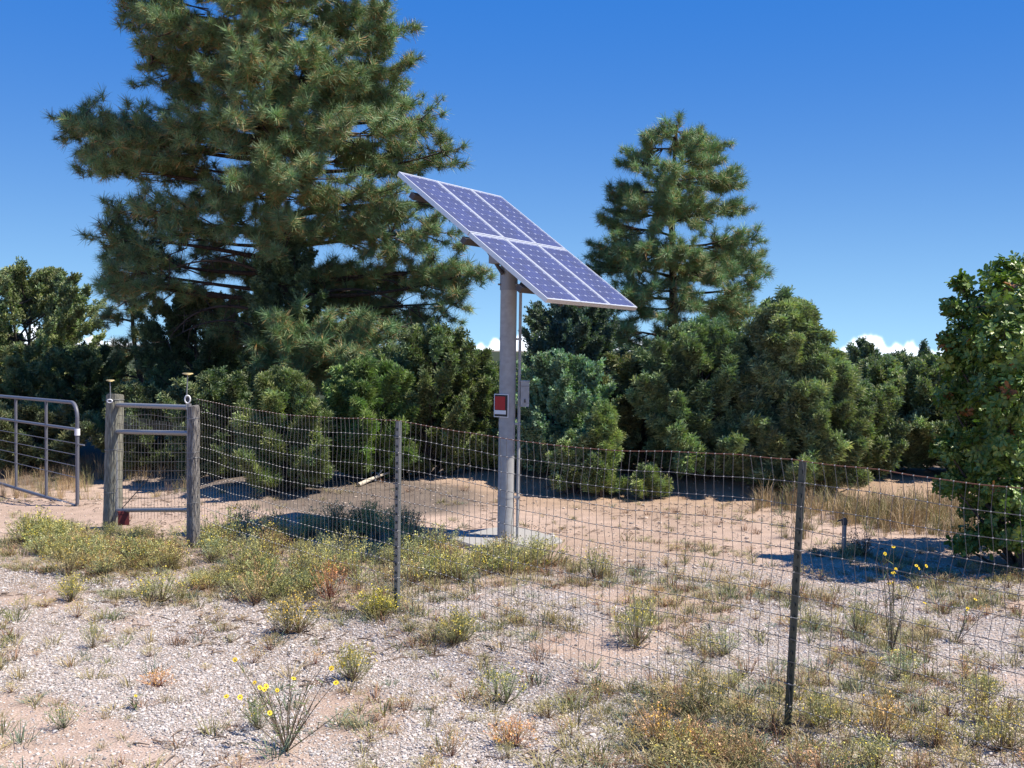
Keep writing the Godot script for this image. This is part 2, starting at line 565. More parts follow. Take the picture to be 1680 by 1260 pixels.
func materials() -> void:
	var fine := noise_tex(0.09, 4, Color(0.62, 0.62, 0.62), Color(1, 1, 1), 1)
	var grainy := noise_tex(0.02, 5, Color(0.45, 0.42, 0.40), Color(1, 1, 1), 2)
	var soil := noise_tex(0.06, 5, Color(0.70, 0.68, 0.66), Color(1, 1, 1), 4, 1024)
	M.ground = textured(Color.WHITE, 0.95, soil, 1.1, 1.6)
	M.ground.vertex_color_use_as_albedo = true
	M.ground.uv1_world_triplanar = true
	M.ground.metallic_specular = 0.2
	M.bark = textured(lin(0.085, 0.055, 0.04), 0.95, grainy, 2.2, 3.0, 0.0, 0.35)
	M.bark_grey = textured(lin(0.16, 0.14, 0.125), 0.95, grainy, 3.0, 2.0, 0.0, 0.3)
	M.twig = mat(lin(0.07, 0.05, 0.04), 0.9)
	M.needle = leafy(0.5, Color(0.45, 0.5, 0.3))
	M.scale_leaf = leafy(0.65, Color(0.6, 0.7, 0.36))
	M.oak_leaf = leafy(0.42, Color(0.55, 0.65, 0.2))
	M.weed = leafy(0.7, Color(0.4, 0.45, 0.2))
	M.stone = mat(Color.WHITE, 0.85)
	M.stone.vertex_color_use_as_albedo = true
	M.pole = textured(lin(0.42, 0.43, 0.435), 0.5, noise_tex(0.02, 5, Color(0.86, 0.85, 0.84), Color(1, 1, 1), 6), 1.4)
	M.galv = textured(lin(0.42, 0.43, 0.45), 0.45, fine, 8.0, 0.0, 0.35)
	M.wire = mat(lin(0.12, 0.115, 0.115), 0.55, 0.2)
	M.rust = mat(lin(0.17, 0.075, 0.05), 0.8, 0.1)
	M.knot = mat(lin(0.26, 0.26, 0.27), 0.4, 0.4)
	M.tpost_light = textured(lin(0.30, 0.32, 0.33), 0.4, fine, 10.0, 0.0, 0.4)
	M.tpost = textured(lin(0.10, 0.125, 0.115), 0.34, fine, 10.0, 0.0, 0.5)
	M.gate_paint = textured(lin(0.19, 0.20, 0.245), 0.45, fine, 6.0)
	M.wood_green = textured(lin(0.42, 0.43, 0.36), 0.9, grainy, 6.0, 1.2, 0.0, 0.12)
	M.wood_grey = textured(lin(0.40, 0.39, 0.38), 0.9, grainy, 7.0, 2.4, 0.0, 0.10)
	M.frame = mat(lin(0.70, 0.71, 0.72), 0.35, 0.5)
	M.backsheet = mat(lin(0.26, 0.30, 0.46), 0.6)
	M.cell = [mat(lin(0.009, 0.020, 0.125), 0.3), mat(lin(0.012, 0.025, 0.145), 0.3), mat(lin(0.008, 0.017, 0.108), 0.3)]
	M.busbar = mat(lin(0.03, 0.045, 0.14), 0.5)
	for c in M.cell: c.metallic_specular = 0.15
	M.glass = mat(Color(1, 1, 1, 0.06), 0.08)
	M.glass.metallic_specular = 0.18
	M.glass.transparency = BaseMaterial3D.TRANSPARENCY_ALPHA
	M.black = mat(lin(0.02, 0.02, 0.022), 0.5)
	M.red = mat(lin(0.42, 0.012, 0.012), 0.5)
	M.dull_red = textured(lin(0.20, 0.03, 0.035), 0.6, fine, 9.0)
	M.white = mat(lin(0.78, 0.78, 0.78), 0.5)
	M.cream = mat(lin(0.75, 0.62, 0.32), 0.5)
	M.concrete = textured(lin(0.52, 0.50, 0.47), 0.9, fine, 3.0, 0.4)
	M.steel_dark = textured(lin(0.11, 0.10, 0.10), 0.6, fine, 5.0)
	for k in 2:
		M["tuft%d" % k] = needle_tuft(k)
	M.sprig = scale_spray(0, 34, 1.0, 0.0075)
	M.sprig_feather = scale_spray(1, 40, 1.25, 0.0052)
	M.sprig_stiff = scale_spray(2, 30, 0.95, 0.0095)
	M.oak0 = oak_sprig(0)
	M.oak1 = oak_sprig(1)
	M.blade = grass_tuft(0, 22, 0.16, 0.14)
	M.tall_blade = grass_tuft(1, 26, 0.5, 0.22)
	for k in 3:
		M["weed_stem%d" % k] = weed(k, 0, [46, 60, 34][k], [0.55, 0.8, 0.25][k])
		M["weed_head%d" % k] = weed(k, 1, [46, 60, 34][k], [0.55, 0.8, 0.25][k])

func ground() -> void:
	var xs := PackedFloat32Array()
	var zs := PackedFloat32Array()
	var x := -7.0
	while x <= 7.0: xs.append(x); x += 0.07
	var step := 0.1
	while x < 900.0: xs.append(x); step *= 1.18; x += step
	x = -7.0 - 0.1; step = 0.1
	while x > -900.0: xs.insert(0, x); step *= 1.18; x -= step
	var z := -14.0
	while z <= -2.5: zs.append(z); z += 0.07
	step = 0.12
	while z < 300.0: zs.append(z); step *= 1.25; z += step
	z = -14.1; step = 0.12
	while z > -1500.0: zs.insert(0, z); step *= 1.12; z -= step
	var b := MB.new()
	var w := xs.size()
	for j in zs.size():
		for i in w:
			var px := xs[i]
			var pz := zs[j]
			var p := Vector3(px, hgt(px, pz), pz)
			var hx := hgt(px + 0.08, pz) - hgt(px - 0.08, pz)
			var hz := hgt(px, pz + 0.08) - hgt(px, pz - 0.08)
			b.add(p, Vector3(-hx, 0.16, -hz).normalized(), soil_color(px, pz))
	for j in zs.size() - 1:
		for i in w - 1:
			var k := j * w + i
			b.ix.append_array(PackedInt32Array([k, k + 1, k + w, k + 1, k + w + 1, k + w]))
	tag(part(self, "ground", b.done(), M.ground), "pale gravel yard and pink sandy track running back to the trees", "", "", "structure")

func soil_color(x: float, z: float) -> Color:
	var w := patches.get_noise_2d(x * 26.0, z * 26.0)
	var s := specks.get_noise_2d(x * 22.0, z * 22.0)
	var g := gravelly(x, z)
	var sand := Color(0.61, 0.475, 0.40).lerp(Color(0.54, 0.41, 0.335), clampf(0.5 + w, 0, 1))
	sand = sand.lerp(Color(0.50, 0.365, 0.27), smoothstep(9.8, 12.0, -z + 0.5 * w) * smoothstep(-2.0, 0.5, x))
	var grit := Color(0.50, 0.43, 0.385).lerp(Color(0.42, 0.35, 0.305), clampf(0.5 + 1.4 * w, 0, 1))
	var c := sand.lerp(grit, g)
	# weedy soil in the strip along the fence
	var dirt := Color(0.30, 0.235, 0.17)
	var strip := exp(-pow((z + 7.7 + 0.12 * x) / 0.7, 2.0)) * smoothstep(2.5, 0.0, x)
	c = c.lerp(dirt, 0.45 * clampf(strip + 0.4 * w, 0, 1))
	# needle litter under the pine and beneath the junipers
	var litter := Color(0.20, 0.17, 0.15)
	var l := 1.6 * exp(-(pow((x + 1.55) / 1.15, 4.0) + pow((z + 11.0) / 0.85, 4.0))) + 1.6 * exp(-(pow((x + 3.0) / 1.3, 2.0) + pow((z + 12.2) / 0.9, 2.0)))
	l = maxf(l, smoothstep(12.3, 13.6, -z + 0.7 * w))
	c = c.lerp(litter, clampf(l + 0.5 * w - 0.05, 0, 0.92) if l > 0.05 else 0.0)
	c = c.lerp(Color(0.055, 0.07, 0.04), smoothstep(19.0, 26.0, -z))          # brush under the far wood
	return c * (1.0 + 0.22 * s)

func trees() -> void:
	# [x, y, rx, ry, dz] of every needle mass of the tall pine
	var big := [
		[420, -260, 60, 60, 0], [380, -170, 100, 55, 0.3], [480, -180, 90, 60, -0.3], [330, -90, 110, 50, 0], [460, -90, 110, 60, 0.8], [560, -80, 100, 55, -0.4],
		[235, 12, 62, 36, 0.1], [300, 40, 80, 40, -0.6], [420, 10, 110, 60, -1.0], [540, 10, 95, 55, 0.5], [610, 55, 70, 50, -0.3], [250, 95, 55, 34, 0.2], [340, 95, 85, 45, 0.5],
		[420, 110, 100, 50, -1.2], [520, 110, 100, 55, -1.0], [625, 115, 62, 45, 0.2], [560, 160, 100, 45, 0.9], [132, 190, 52, 40, 0.1], [200, 225, 80, 44, -0.2], [165, 265, 66, 36, 0.3], [255, 230, 70, 40, -0.4], [160, 225, 60, 40, 0.5],
		[270, 255, 65, 36, 0.2], [245, 205, 55, 26, 0.5], [350, 190, 80, 36, -0.9], [430, 195, 95, 50, -1.4], [520, 215, 100, 55, -1.3], [610, 215, 90, 50, -0.6], [690, 195, 62, 36, 0.1], [725, 240, 40, 26, 0.0],
		[650, 265, 85, 40, 0.3], [330, 290, 60, 42, 0.6], [265, 345, 68, 36, -1.0], [185, 390, 48, 50, 0.2], [235, 420, 66, 40, 0.4], [175, 455, 42, 34, 0.1], [300, 385, 60, 36, 0.7], [200, 350, 46, 36, 0.3], [215, 440, 60, 44, -0.3], [270, 470, 40, 24, 0.2],
		[410, 290, 80, 46, -1.3], [500, 300, 100, 50, -1.5], [590, 310, 90, 50, -0.9], [380, 350, 60, 42, -1.0], [480, 375, 70, 40, -1.2], [560, 370, 80, 40, -0.8],
		[640, 380, 80, 42, -0.5], [715, 385, 60, 40, 0.0], [755, 430, 44, 44, 0.1], [690, 440, 80, 36, 0.4], [740, 490, 50, 30, 0.2], [610, 450, 70, 32, 0.6],
		[530, 585, 90, 42, -1.0], [600, 545, 60, 50, -1.1], [440, 560, 50, 45, -1.0], [780, 455, 36, 30, 0.0], [740, 330, 40, 24, 0.2], [430, 485, 70, 40, 0.5], [530, 465, 80, 40, 0.5], [610, 485, 70, 40, 0.6], [390, 540, 60, 40, 0.6], [500, 545, 80, 50, -1.2], [570, 555, 75, 50, -1.3], [470, 590, 60, 32, -1.0], [720, 540, 58, 34, 0.1], [660, 520, 60, 30, 0.5], [560, 490, 60, 30, 0.8],
		[430, 430, 60, 40, 0.8], [360, 420, 50, 30, 1.2], [300, 150, 60, 30, 1.4], [470, 250, 110, 60, 1.5], [600, 170, 80, 40, 1.5], [400, 60, 110, 50, 1.3]]
	pine("ponderosa_pine", "tallest ponderosa pine, its top above the picture, left of the solar panel", below(at(455, 757, 15.2)), at(440, -300, 15.2), 15.2, big, 0.2, 1.0, Color(1.1, 1.45, 1.35), 41, 0.5)
	var dead := find_child("ponderosa_pine", false, false) as Node3D
	R.seed = 15
	for q in [[470, 470, 360, 395, 262, 452], [450, 520, 330, 470, 275, 560], [460, 560, 380, 500, 300, 545], [480, 500, 590, 440, 690, 520], [470, 430, 380, 400, 330, 440], [490, 560, 640, 500, 770, 575]]:
		var dz := rnd(-0.9, 0.4)
		var p0 := at(q[0], q[1], 15.2) - dead.position
		var p1 := at(q[2], q[3], 15.2 + dz * 0.6) - dead.position
		var p2 := at(q[4], q[5], 15.2 + dz) - dead.position
		var limb := bend(p0, p1, p2, 12)
		var db := MB.new()
		db.tube(limb, taper(0.032, 0.006, 12), 6)
		for k in 26:
			var j := 3 + R.randi() % 10
			var sub := limb[j] + ball() * 0.30 + Vector3(0, 0.03, 0)
			db.tube(bend(limb[j], limb[j].lerp(sub, 0.5) + ball() * 0.05, sub, 3), taper(0.007, 0.0025, 3), 4, Color.WHITE, false)
		part(dead, "bare_branch", db.done(), M.twig)
	var mid := [
		[1110, 222, 40, 24, 0], [1060, 250, 36, 28, 0.3], [1150, 255, 40, 30, -0.3], [1100, 285, 60, 34, -0.7], [1035, 300, 36, 26, 0.2], [1175, 300, 38, 26, 0.1], [1020, 335, 34, 24, 0.2],
		[1075, 345, 55, 30, -0.6], [1150, 345, 55, 28, -0.5], [1005, 370, 38, 26, 0.0], [1200, 345, 36, 22, 0.4], [1060, 400, 60, 32, -0.7], [1130, 400, 60, 30, -0.8], [1205, 385, 42, 24, 0.1], [1235, 400, 26, 22, 0],
		[1000, 430, 40, 26, 0.3], [960, 430, 26, 20, 0.3], [1050, 455, 55, 30, -0.6], [1150, 450, 60, 30, -0.6], [1215, 445, 42, 30, 0.1], [1120, 500, 60, 30, -0.9], [1190, 500, 55, 32, -0.4],
		[1040, 500, 42, 24, 0.5], [1220, 490, 32, 30, 0.6], [1010, 540, 50, 26, -0.4], [1100, 330, 60, 40, 0.9], [1130, 440, 70, 40, 1.0], [1170, 540, 50, 24, 0.3], [985, 560, 46, 22, 0.2], [1130, 240, 50, 26, 0.5], [1070, 225, 24, 20, 0], [1015, 400, 46, 30, 0.4], [1225, 430, 34, 26, 0.5], [990, 400, 30, 22, 0.1], [1180, 250, 24, 22, 0.1], [1200, 300, 26, 24, 0.2], [1030, 265, 24, 22, 0.1], [1240, 460, 22, 24, 0.1], [980, 480, 36, 24, 0.2], [1200, 550, 44, 22, 0.2], [1010, 320, 22, 20, 0.1], [1215, 520, 30, 24, 0.1], [1060, 565, 60, 24, -0.2], [1140, 590, 60, 24, -0.3], [1095, 540, 70, 30, 0.5], [1075, 620, 60, 26, 0.4]]
	pine("ponderosa_pine", "smaller ponderosa pine with a rounded top right of the solar panel", below(at(1092, 760, 17.5)), at(1112, 205, 17.5), 17.5, mid, 0.13, 0.98, Color(1.15, 1.55, 1.4), 43, 0.48)
	var little := [[205, 500, 36, 26, 0], [180, 525, 26, 18, 0], [235, 510, 26, 18, 0.1], [195, 565, 32, 18, 0], [240, 560, 24, 16, 0], [180, 605, 32, 18, 0.1], [235, 610, 28, 16, -0.2], [215, 640, 34, 16, 0.2]]
	pine("ponderosa_pine", "small dark pine standing under the left limbs of the tallest pine", below(at(232, 720, 17.6)), at(216, 470, 17.6), 17.6, little, 0.07, 0.8, Color(0.9, 1.1, 1.0), 44, 0.8)
	# pinons and junipers: label, x, top, base, depth, half width in pixels, shape, lumps, sprigs per lump, sprig, colour, size, lower edge, stems
	var list := [
		["pinon_pine", "broad pinon pine at the far left edge behind the pipe gate", 45, 440, 740, 19.0, 112, "dome", 70, 66, "sprig_stiff", Color(0.085, 0.115, 0.062), 1.25, 0.1, 2],
		["juniper_tree", "low olive juniper below the pinon at the left edge", 20, 575, 745, 17.6, 90, "dome", 34, 60, "sprig", Color(0.085, 0.105, 0.05), 1.1, 0.02, 3],
		["juniper_tree", "dark juniper between the left pinon and the small pine", 135, 575, 750, 17.4, 70, "dome", 34, 60, "sprig", Color(0.05, 0.075, 0.04), 1.1, 0.02, 2],
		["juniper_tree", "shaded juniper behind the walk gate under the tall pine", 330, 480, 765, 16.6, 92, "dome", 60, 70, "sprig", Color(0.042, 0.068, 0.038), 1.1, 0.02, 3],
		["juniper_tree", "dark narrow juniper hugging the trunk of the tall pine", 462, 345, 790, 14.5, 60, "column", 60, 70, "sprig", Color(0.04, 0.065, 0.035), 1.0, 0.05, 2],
		["juniper_bush", "olive juniper bush with grey bare branches in front of the tall pine", 462, 618, 812, 11.2, 88, "cone", 46, 70, "sprig_feather", Color(0.085, 0.115, 0.055), 0.95, 0.06, 3],
		["juniper_bush", "bright green feathery bush at the right foot of the tall pine", 600, 605, 792, 11.9, 66, "dome", 44, 80, "sprig_feather", Color(0.072, 0.112, 0.045), 1.1, 0.02, 3],
		["juniper_tree", "scraggly juniper with sky gaps between the tall pine and the pole", 700, 540, 790, 12.4, 84, "dome", 48, 55, "sprig", Color(0.06, 0.085, 0.042), 1.0, 0.08, 3],
		["juniper_tree", "olive green juniper just left of the steel pole", 775, 590, 790, 12.7, 56, "dome", 36, 60, "sprig", Color(0.08, 0.11, 0.05), 1.05, 0.04, 2],
		["pinon_pine", "dark blue green pinon behind the lower edge of the solar panel", 940, 490, 760, 15.8, 84, "dome", 62, 64, "sprig_stiff", Color(0.042, 0.066, 0.052), 1.15, 0.1, 2],
		["juniper_tree", "pale blue green juniper just right of the steel pole", 918, 590, 806, 12.4, 76, "dome", 56, 70, "sprig_stiff", Color(0.085, 0.14, 0.095), 1.05, 0.03, 3],
		["juniper_tree", "dark juniper in the gap below the smaller pine", 1050, 590, 800, 12.8, 84, "dome", 50, 66, "sprig", Color(0.062, 0.075, 0.036), 1.1, 0.03, 2],
		["juniper_tree", "fresh green juniper in front of the smaller pine", 1150, 540, 806, 12.3, 88, "dome", 66, 80, "sprig_feather", Color(0.082, 0.122, 0.068), 1.15, 0.03, 2],
		["juniper_tree", "tallest olive juniper with a pointed top right of the smaller pine", 1285, 498, 815, 12.1, 106, "cone", 84, 84, "sprig_feather", Color(0.10, 0.132, 0.075), 1.15, 0.02, 2],
		["juniper_tree", "olive juniper at the right flank of the tallest juniper", 1345, 585, 815, 11.9, 62, "dome", 44, 74, "sprig_feather", Color(0.092, 0.122, 0.07), 1.05, 0.02, 2],
		["juniper_bush", "young yellowish juniper with a pointed tip before the pale juniper", 985, 672, 808, 11.6, 30, "cone", 22, 60, "sprig_feather", Color(0.095, 0.132, 0.06), 0.85, 0.02, 1],
		["juniper_bush", "low grey green juniper bush beside the young pointed juniper", 940, 720, 810, 11.7, 34, "dome", 20, 60, "sprig", Color(0.09, 0.125, 0.07), 0.9, 0.02, 2],
		["juniper_bush", "smallest juniper seedling at the edge of the sandy track", 1062, 776, 812, 11.5, 24, "cone", 9, 34, "sprig_feather", Color(0.10, 0.13, 0.06), 0.75, 0.02, 1],
		["juniper_tree", "mid green juniper closing the gap right of the tallest olive juniper", 1410, 640, 812, 12.6, 62, "dome", 40, 66, "sprig", Color(0.085, 0.118, 0.066), 1.1, 0.02, 3],
		["juniper_tree", "green juniper between the fresh green and the tallest olive juniper", 1222, 600, 808, 12.8, 66, "dome", 44, 70, "sprig", Color(0.082, 0.118, 0.06), 1.1, 0.02, 2],
		["juniper_tree", "grey green juniper low between the pole and the pale juniper", 862, 640, 800, 13.0, 52, "dome", 34, 64, "sprig", Color(0.07, 0.105, 0.066), 1.05, 0.02, 2],
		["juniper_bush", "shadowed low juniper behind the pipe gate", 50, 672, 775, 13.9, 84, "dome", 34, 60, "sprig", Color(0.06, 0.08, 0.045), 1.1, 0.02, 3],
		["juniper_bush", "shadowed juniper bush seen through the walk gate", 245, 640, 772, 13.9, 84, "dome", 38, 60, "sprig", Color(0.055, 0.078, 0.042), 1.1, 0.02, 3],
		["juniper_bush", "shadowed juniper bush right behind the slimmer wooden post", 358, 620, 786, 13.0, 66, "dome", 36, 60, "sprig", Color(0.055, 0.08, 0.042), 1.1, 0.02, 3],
		["juniper_tree", "dark juniper between the bright green bush and the scraggly juniper", 660, 600, 795, 12.9, 50, "dome", 34, 60, "sprig", Color(0.065, 0.09, 0.045), 1.05, 0.02, 2],
		["pinon_pine", "round far pinon against the clouds right of the junipers", 1415, 566, 690, 27.0, 62, "dome", 50, 60, "sprig_stiff", Color(0.06, 0.085, 0.055), 1.5, 0.05, 2],
		["juniper_tree", "grey green juniper beyond the dry grass left of the oak", 1450, 600, 800, 13.4, 90, "dome", 56, 70, "sprig", Color(0.09, 0.12, 0.072), 1.15, 0.02, 3],
		["juniper_tree", "dark juniper reaching behind the oak beyond the dry grass", 1575, 592, 800, 13.0, 96, "dome", 54, 66, "sprig", Color(0.08, 0.11, 0.058), 1.15, 0.02, 3],
		["juniper_tree", "slim far juniper tip on the skyline beside the oak", 1512, 572, 690, 30.0, 24, "cone", 24, 50, "sprig", Color(0.055, 0.075, 0.05), 1.5, 0.02, 1]]
	for i in list.size():
		var q: Array = list[i]
		var depth: float = q[5]
		var foot := below(at(q[2], q[4], depth))
		var high: float = at(q[2], q[3], depth).y - foot.y
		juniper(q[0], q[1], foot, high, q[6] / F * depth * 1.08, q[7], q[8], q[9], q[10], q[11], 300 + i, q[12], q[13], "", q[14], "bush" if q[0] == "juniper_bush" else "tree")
	# the wood behind, seen only through gaps
	R.seed = 77
	var far := [
		["far juniper behind the broad pinon at the left edge", -60, 600, 30.0, 100], ["far juniper filling the gap left of the small dark pine", 150, 605, 27.0, 80], ["far juniper behind the trunk of the small dark pine", 265, 612, 25.0, 80],
		["far juniper low behind the left limbs of the tallest pine", 390, 606, 32.0, 90], ["far juniper behind the foot of the tallest pine", 560, 600, 30.0, 100], ["far juniper in the sky gap left of the scraggly juniper", 655, 596, 27.0, 70],
		["far juniper whose top shows just left of the steel pole", 792, 598, 24.0, 60], ["far juniper between the steel pole and the dark pinon", 868, 600, 29.0, 60], ["far juniper behind the trunk of the smaller pine", 1060, 590, 34.0, 110],
		["far juniper behind the tallest olive juniper", 1260, 600, 32.0, 110], ["far juniper on the skyline just right of the tallest olive juniper", 1372, 592, 31.0, 50], ["far juniper forming the low skyline left of the oak", 1478, 590, 36.0, 80],
		["far juniper behind the upper left of the oak", 1570, 584, 33.0, 80], ["far juniper hidden mostly by the oak at the right edge", 1700, 590, 28.0, 120]]
	for i in far.size():
		var q: Array = far[i]
		var foot := below(at(q[1], 690, q[3]))
		juniper("juniper_tree", q[0], foot, at(q[1], q[2], q[3]).y - foot.y, q[4] / F * q[3], "dome", 34, 46, "sprig", Color(0.055, 0.08, 0.052), 500 + i, 1.9, 0.02, "far trees along the skyline", 1)
	oak()

func oak() -> void:
	var depth := 8.0
	var foot := below(at(1690, 925, depth))
	var o := thing("oak_tree", "glossy leaved scrub oak at the right edge of the picture", "tree", foot)
	R.seed = 61
	var blobs := [[1648, 452, 30, 28, 0], [1690, 445, 42, 36, 0.2], [1606, 505, 34, 30, 0.1], [1660, 500, 60, 50, -0.3], [1590, 560, 40, 42, 0], [1650, 570, 60, 50, -0.5], [1720, 540, 70, 70, 0.2], [1600, 630, 46, 44, 0.1],
		[1660, 650, 60, 50, -0.5], [1720, 660, 70, 70, -0.2], [1590, 700, 44, 42, 0.2], [1650, 730, 60, 50, -0.4], [1600, 770, 46, 38, 0.1], [1660, 800, 60, 40, -0.4], [1720, 780, 70, 60, 0], [1620, 830, 50, 30, 0.2],
		[1610, 885, 38, 20, -0.1], [1670, 870, 55, 30, -0.3], [1730, 870, 60, 40, 0.1], [1790, 600, 90, 90, 0], [1800, 750, 90, 80, 0], [1770, 480, 70, 60, 0.1], [1700, 600, 80, 70, 0.8], [1680, 720, 80, 70, 0.9], [1690, 850, 70, 40, 0.9], [1568, 590, 20, 20, 0.0], [1640, 640, 70, 80, 0.7], [1558, 655, 18, 16, 0.1], [1552, 735, 20, 16, 0], [1560, 505, 14, 12, 0.1], [1578, 465, 14, 12, 0.1], [1560, 795, 20, 16, 0], [1580, 895, 20, 8, 0], [1555, 560, 10, 8, 0]]
	var st := []
	for k in 3:
		var lean := Vector3([-0.35, 0.1, 0.5][k], 0, [0.1, -0.2, 0.2][k])
		var sp := bend(Vector3(lean.x * 0.2, -0.08, lean.z * 0.2), lean * 0.5 + Vector3(0, 1.1, 0), lean + Vector3(0, 2.2, 0), 8)
		var b := MB.new()
		b.tube(sp, taper(0.055, 0.014, 8), 9)
		part(o, "trunk", b.done(), M.bark_grey)
		st.append(sp)
	var twigs := MB.new()
	var where := [[] as Array[Transform3D], [] as Array[Transform3D]]
	var tint := [PackedColorArray(), PackedColorArray()]
	for i in blobs.size():
		var q: Array = blobs[i]
		var c := at(q[0], q[1], depth + q[4]) - foot
		var rx: float = q[2] / F * depth
		var ry: float = q[3] / F * depth
		var best: PackedVector3Array = st[0]
		for s in st:
			if s[8].distance_to(c) < best[8].distance_to(c): best = s
		var s0: Vector3 = best[clampi(int(c.y / 2.3 * 8.0) - 2, 0, 8)]
		var br := MB.new()
		br.tube(bend(s0, s0.lerp(c, 0.5) + ball() * 0.08, c, 6), taper(0.02, 0.006, 6), 6)
		part(o, "branch", br.done(), M.bark_grey)
		var n := int(rx * ry * 1500.0) + 26
		for k in n:
			var d := ball()
			var p := c + d * Vector3(rx, ry, rx) * pow(R.randf(), 0.4)
			if p.y < 0.12: continue
			if k % 5 == 0:
				twigs.tube(bend(c.lerp(p, 0.1), c.lerp(p, 0.5) + ball() * 0.03, p, 2), taper(0.005, 0.002, 2), 3, Color.WHITE, false)
			var dir := d + Vector3(0, 0.5, 0) + ball() * 0.5
			where[k % 2].append(Transform3D(facing(dir, rnd(0, TAU)).scaled(Vector3.ONE * rnd(0.42, 0.82)), p))
			var g := rnd(0.8, 1.35)
			var col := Color(0.135, 0.21, 0.045)
			if R.randf() < 0.12: col = Color(0.24, 0.29, 0.055)
			if R.randf() < 0.018: col = Color(0.28, 0.11, 0.03)
			tint[k % 2].append(Color(col.r * g, col.g * g, col.b * g))
	part(o, "twigs", twigs.done(), M.bark_grey, "stuff")
	for k in 2:
		many(o, "leaves", M["oak%d" % k], M.oak_leaf, where[k], tint[k])

# ---------------------------------------------------------------- the solar array
func solar() -> void:
	var foot := Vector3(-0.04, 0.06, -8.8)
	foot.y = hgt(foot.x, foot.z) + 0.035
	# concrete pad
	var pad := MB.new()
	var turn := Basis(Vector3.UP, deg_to_rad(34.0))
	var rim := PackedVector2Array()
	for k in 40:
		var a := TAU * k / 40.0
		var q := Vector2(signf(cos(a)) * pow(absf(cos(a)), 0.35), signf(sin(a)) * pow(absf(sin(a)), 0.35)) * (0.43 + 0.012 * specks.get_noise_1d(k * 9.0))
		rim.append(q)
	for k in 40:
		var a3 := turn * Vector3(rim[k].x, 0, rim[k].y)
		var b3 := turn * Vector3(rim[(k + 1) % 40].x, 0, rim[(k + 1) % 40].y)
		pad.tri(Vector3.ZERO, b3 * 0.975, a3 * 0.975, Color.WHITE)
		pad.quad(a3 * 0.975, b3 * 0.975, b3 - Vector3(0, 0.015, 0), a3 - Vector3(0, 0.015, 0))
		pad.quad(a3 - Vector3(0, 0.015, 0), b3 - Vector3(0, 0.015, 0), b3 - Vector3(0, 0.16, 0), a3 - Vector3(0, 0.16, 0))
	var po := part(self, "concrete_pad", pad.done(), M.concrete)
	po.position = foot + Vector3(-0.03, 0, 0.0)
	tag(po, "pale flat concrete pad under the steel pole of the solar panel", "concrete pad")

	var o := thing("solar_array", "blue six module solar panel array tilted on a grey steel pole", "solar panel", foot)
	var top_h := 2.47 - foot.y
	var b := MB.new()
	b.tube(PackedVector3Array([Vector3(0, -0.02, 0), Vector3(0, top_h - 0.22, 0)]), PackedFloat32Array([0.073, 0.073]), 32)
	part(o, "pole", b.done(), M.pole)
	b = MB.new()
	b.tube(PackedVector3Array([Vector3(0, top_h - 0.24, 0), Vector3(0, top_h - 0.235, 0), Vector3(0, top_h - 0.03, 0), Vector3(0, top_h, 0)]), PackedFloat32Array([0.074, 0.079, 0.079, 0.06]), 32)
	for k in 3:
		var a := k * TAU / 3 + 2.8
		b.bar(Vector3(cos(a) * 0.07, top_h - 0.19, sin(a) * 0.07), Vector3(cos(a) * 0.1, top_h - 0.19, sin(a) * 0.1), 0.009, 6)
	part(o, "mount_sleeve", b.done(), M.galv)
	# frame axes: ax along the level edge, ay down the slope, az out of the face
	var yaw := 0.591
	var tilt := 0.633
	var h := Vector3(sin(yaw), 0, -cos(yaw))
	var nrm := Vector3(cos(yaw), 0, sin(yaw))
	var down := nrm * cos(tilt) - Vector3.UP * sin(tilt)
	var out_ := nrm * sin(tilt) + Vector3.UP * cos(tilt)
	var c := Vector3(0.066, 2.664, -8.8) - foot
	var bs := Basis(h, out_, -down)          # x level, y out of the face, z up the slope
	var W := 1.548
	var L := 1.897
	# rails and struts behind the modules
	for s in [-0.36, 0.0, 0.36]:
		b = MB.new()
		b.box(Vector3(W * 1.02, 0.05, 0.05), Transform3D(bs, c - out_ * 0.085 + down * s * L))
		part(o, "cross_rail", b.done(), M.steel_dark)
	for s in [-1, 1]:
		b = MB.new()
		b.box(Vector3(0.05, 0.06, L * 0.8), Transform3D(bs, c - out_ * 0.14 + h * 0.16 * s))
		part(o, "spine_rail", b.done(), M.steel_dark)
		b = MB.new()
		b.bar(Vector3(0, top_h - 0.10, 0) + h * 0.1 * s, c - out_ * 0.14 + h * 0.16 * s - down * 0.42, 0.018, 8)
		part(o, "tilt_strut", b.done(), M.steel_dark)
	b = MB.new()
	b.box(Vector3(0.4, 0.07, 0.16), Transform3D(Basis(h, Vector3.UP, nrm), Vector3(0, top_h + 0.02, 0)))
	b.box(Vector3(0.34, 0.16, 0.05), Transform3D(Basis(h, Vector3.UP, nrm), Vector3(0, top_h + 0.08, 0)))
	part(o, "mount_head", b.done(), M.galv)
	# six modules, three across and two down
	var mw := W / 3.0 - 0.006
	var ml := L / 2.0 - 0.010
	var fr := MB.new()
	var t := 0.016
	var th := 0.038
	for s in [-1, 1]:
		fr.box(Vector3(t, th, ml), Transform3D(Basis(), Vector3(s * (mw - t) / 2.0, 0, 0)))
		fr.box(Vector3(mw - 2 * t, th - 0.002, t), Transform3D(Basis(), Vector3(0, 0, s * (ml - t) / 2.0)))
	var fmesh := fr.done()
	var bk := MB.new()
	bk.box(Vector3(mw - 2 * t, 0.004, ml - 2 * t), Transform3D(Basis(), Vector3(0, th / 2 - 0.0085, 0)))
	var bmesh_ := bk.done()
	var gl := MB.new()
	gl.quad(Vector3(-mw / 2 + t, 0, ml / 2 - t), Vector3(mw / 2 - t, 0, ml / 2 - t), Vector3(mw / 2 - t, 0, -ml / 2 + t), Vector3(-mw / 2 + t, 0, -ml / 2 + t))
	var gmesh := gl.done()
